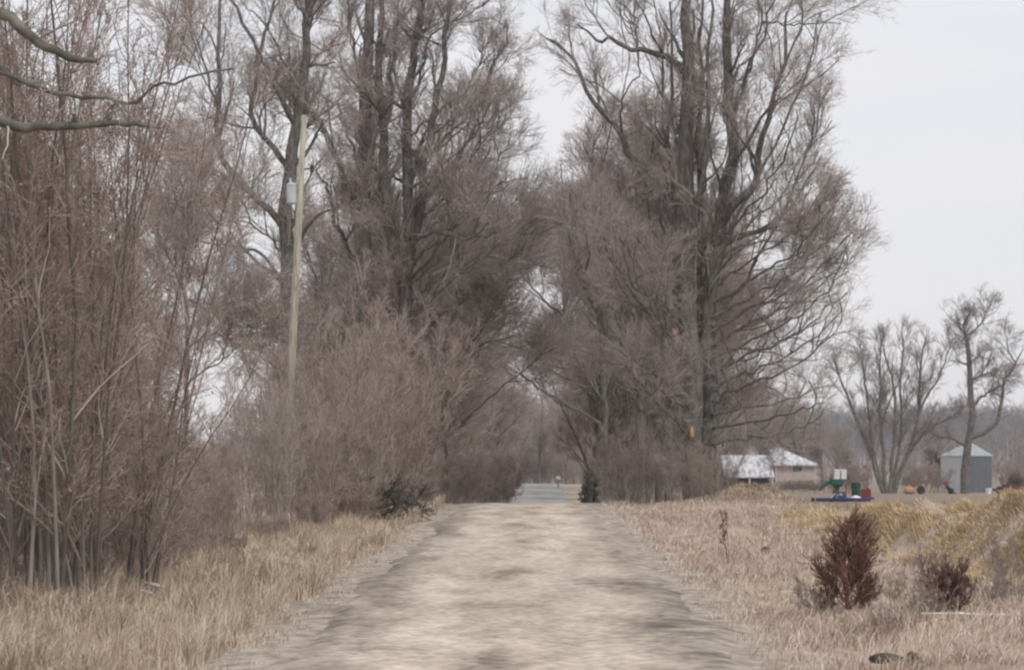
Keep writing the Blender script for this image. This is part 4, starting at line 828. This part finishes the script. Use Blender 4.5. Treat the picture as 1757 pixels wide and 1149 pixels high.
# white tote and dark green drum, on the ground
Yt = 175; b = base_at(1441, Yt); t_ = thing('water_tank', 'white tank on a stand rising behind the green machine', 'tank', b); za, zb2 = Lp(0, 822, Yt, b)[2], Lp(0, 805, Yt, b)[2]
MB().box((-.2, 0, (za+zb2)/2), (.34, .6, zb2-za)).box((.2, 0, (za+zb2)/2), (.34, .6, zb2-za)).build('tank', M_white, t_, .04)
for xx in (-.36, .36):
    for yy in (-.25, .25): MB().box((xx, yy, za/2), (.05, .05, za)).build('leg', M_weed, t_)
MB().box((0, 0, za-.01), (.8, .62, .04)).build('shelf', M_weed, t_)
Yt = 162; b = base_at(1469, Yt); z1 = Lp(0, 828, Yt, b)[2]; d_ = thing('drum', 'dark green drum between the green machine and the red tank', 'drum', b)
MB().lathe((0, 0, 0), [(.26, 0), (.27, .02), (.26, .04), (.26, z1*.33), (.275, z1*.35), (.26, z1*.37), (.26, z1*.66), (.275, z1*.68), (.26, z1*.7), (.26, z1-.02), (.27, z1)], 18).build('body', mat('dark_green_drum', [(.03, .055, .05), (.06, .09, .085)], 3), d_)
MB().lathe((.1, -.05, z1), [(.04, 0), (.04, .03), (.02, .035)], 10).build('bung', M_rubber, d_)
# distant small yard things near the shed
def yard(px, Y): return base_at(px, Y)
b = yard(1560, 300); o = thing('barrel', 'small orange barrel lying in the farmyard left of the shed', 'barrel', b); q = MB().lathe((0, 0, 0), [(.3, -.5), (.38, -.3), (.40, 0), (.38, .3), (.3, .5)], 14).build('body', M_orange, o, smooth=True); q.rotation_euler = (0, PI/2, .3); q.location = (0, 0, .42)
q = MB().lathe((0, 0, .5), [(.2, 0), (.2, .03), (.1, .04)], 10).build('lid', M_white, o); q.rotation_euler = (0, PI/2, .3); q.location = (0, 0, .42)
b = yard(1580, 300); o = thing('tyre', 'black tyre standing beside the orange barrel', 'tyre', b); q = MB().lathe((0, 0, 0), [(.25, -.13), (.42, -.14), (.48, -.05), (.48, .05), (.42, .14), (.25, .13)], 20).build('tread', M_rubber, o); q.rotation_euler = (PI/2, 0, .5); q.location = (0, 0, .48)
q = MB().lathe((0, 0, 0), [(.05, -.05), (.25, -.08), (.25, .08), (.05, .05)], 14).build('rim', M_dark, o); q.rotation_euler = (PI/2, 0, .5); q.location = (0, 0, .48)
b = yard(1626, 305); o = thing('wheelbarrow', 'dark wheelbarrow with a red tray tipped up before the left shed wall', 'wheelbarrow', b)
MB().rings([[(-.55, -.3, 1.25), (-.2, -.3, 1.45), (-.2, .3, 1.45), (-.55, .3, 1.25)], [(-.1, -.2, .75), (.12, -.2, .9), (.12, .2, .9), (-.1, .2, .75)]]).build('tray', M_red, o)
for yy in (-.25, .25): MB().tube([(-.1, yy, .9), (.5, yy, .2), (.9, yy, .1)], .06, 6).build('handle', M_rubber, o)
q = MB().lathe((0, 0, 0), [(.1, -.08), (.3, -.1), (.34, 0), (.3, .1), (.1, .08)], 16).build('wheel', M_rubber, o); q.rotation_euler = (PI/2, 0, 0); q.location = (.35, 0, .34)
MB().box((.1, 0, .62), (.7, .35, .35), 0, .8).build('undertray', M_dark, o, .04)
b = yard(1696, 305); o = thing('bucket', 'white bucket at the right corner of the shed', 'bucket', b); MB().lathe((0, 0, 0), [(.26, 0), (.34, .62), (.36, .62), (.36, .68), (.32, .68), (.25, .05)], 16).build('pail', M_white, o); MB().tube([(-.35, 0, .6), (-.2, -.1, .85), (.2, -.1, .85), (.35, 0, .6)], .02, 6).build('handle', M_rubber, o)
# farm wagon at the right edge
Yw = 310; b = base_at(1738, Yw); z = b[2]; wg_ = thing('farm_wagon', 'dark red flat farm wagon loaded with brown brush at the right edge', 'wagon', b)
q = lambda px, row: Lp(px, row, Yw, b)
MB().box((.3, 0, q(0, 840)[2]), (4.6, 1.8, .28)).build('bed', M_dkred, wg_, .03)
MB().box((.6, -.85, q(0, 836)[2]+.1), (3.2, .08, .5)).build('side_board', M_dkred, wg_, .02); MB().box((.6, .85, q(0, 836)[2]+.1), (3.2, .08, .5)).build('side_board', M_dkred, wg_, .02)
for xx in (-1.3, 1.2):
    for yy in (-.85, .85):
        w1 = MB().lathe((0, 0, 0), [(.2, -.1), (.38, -.11), (.42, 0), (.38, .11), (.2, .1)], 16).build('wheel', M_rubber, wg_); w1.rotation_euler = (PI/2, 0, 0); w1.location = (xx, yy, .45)
        r2 = MB().lathe((0, 0, 0), [(.04, -.08), (.2, -.06), (.2, .06), (.04, .08)], 12).build('rim', M_trim, w1)
MB().tube([(-2.0, 0, .6), (-3.1, 0, .35)], .06, 6).build('drawbar', M_dkred, wg_)
conifer('brush_load', 'low heap of brown brush lying on the farm wagon', (b[0]+.4, b[1], b[2]+q(0, 836)[2]+.05), .8, 1.2, 2500, M_weed, 127, r=.03, stems=12, lean=.9, cat='brush')
# things beside the far road
b = base_at(958, 318); o = thing('mailbox', 'tiny white mailbox on a post beside the far road', 'mailbox', b); MB().box((0, 0, .5), (.12, .12, 1.0)).build('post', M_weed, o)
MB().rings([[(.28*math.cos(a_), yy, 1.05+.36*max(0, math.sin(a_))) for a_ in np.linspace(0, PI, 9)] for yy in (-.4, .4)]).build('box', M_white, o)
Yc = 300; b = base_at(1030, Yc); o = thing('parked_car', 'pale car half hidden behind the right-hand trunks of the tunnel', 'car', b)
prof_ = [(-2.1, .35), (-2.15, .8), (-1.3, .95), (-.8, 1.42), (.9, 1.45), (1.6, .98), (2.1, .85), (2.15, .35)]
MB().rings([[(yy, x_, z_) for x_, z_ in prof_] for yy in (-.85, .85)]).build('body', M_trim, o, .06)
MB().box((0, -1.07, 1.18), (1.3, .04, .4), 0, 0, -.76).build('windscreen', M_glass, o); 
for yy in (-.86, .86): MB().box((yy, .1, 1.18), (.03, 1.6, .34)).build('side_window', M_glass, o)
for xx in (-.82, .82):
    for yy in (-1.35, 1.35):
        q = MB().lathe((0, 0, 0), [(.18, -.1), (.3, -.1), (.33, 0), (.3, .1), (.18, .1)], 16).build('wheel', M_rubber, o); q.rotation_euler = (0, PI/2, 0); q.location = (xx, yy, .33)
for xx in (-.62, .62): MB().box((xx, -2.14, .7), (.34, .05, .14)).build('headlight', M_white, o)
# prototypes never placed
for o in [x for x in bpy.data.objects if x.parent is None and x.get('label') == '']:
    for c_ in list(o.children): bpy.data.objects.remove(c_)
    bpy.data.objects.remove(o)

# ---------------------------------------------------------------- the air
hz_m = bpy.data.materials.new('haze'); hz_m.use_nodes = True; n_ = hz_m.node_tree
n_.nodes.remove(n_.nodes['Principled BSDF']); pv = n_.nodes.new('ShaderNodeVolumePrincipled')
pv.inputs['Color'].default_value = (.93, .95, 1, 1); pv.inputs['Density'].default_value = .0002
n_.links.new(pv.outputs[0], n_.nodes['Material Output'].inputs['Volume'])
air = MB().box((0, 2400, 34), (5400, 5400, 90)).build('haze', hz_m); air['kind'] = 'stuff'; air['label'] = 'thin pale winter haze over the fields'
sc.cycles.volume_bounces = 1; sc.cycles.diffuse_bounces = 6; sc.cycles.max_bounces = 8
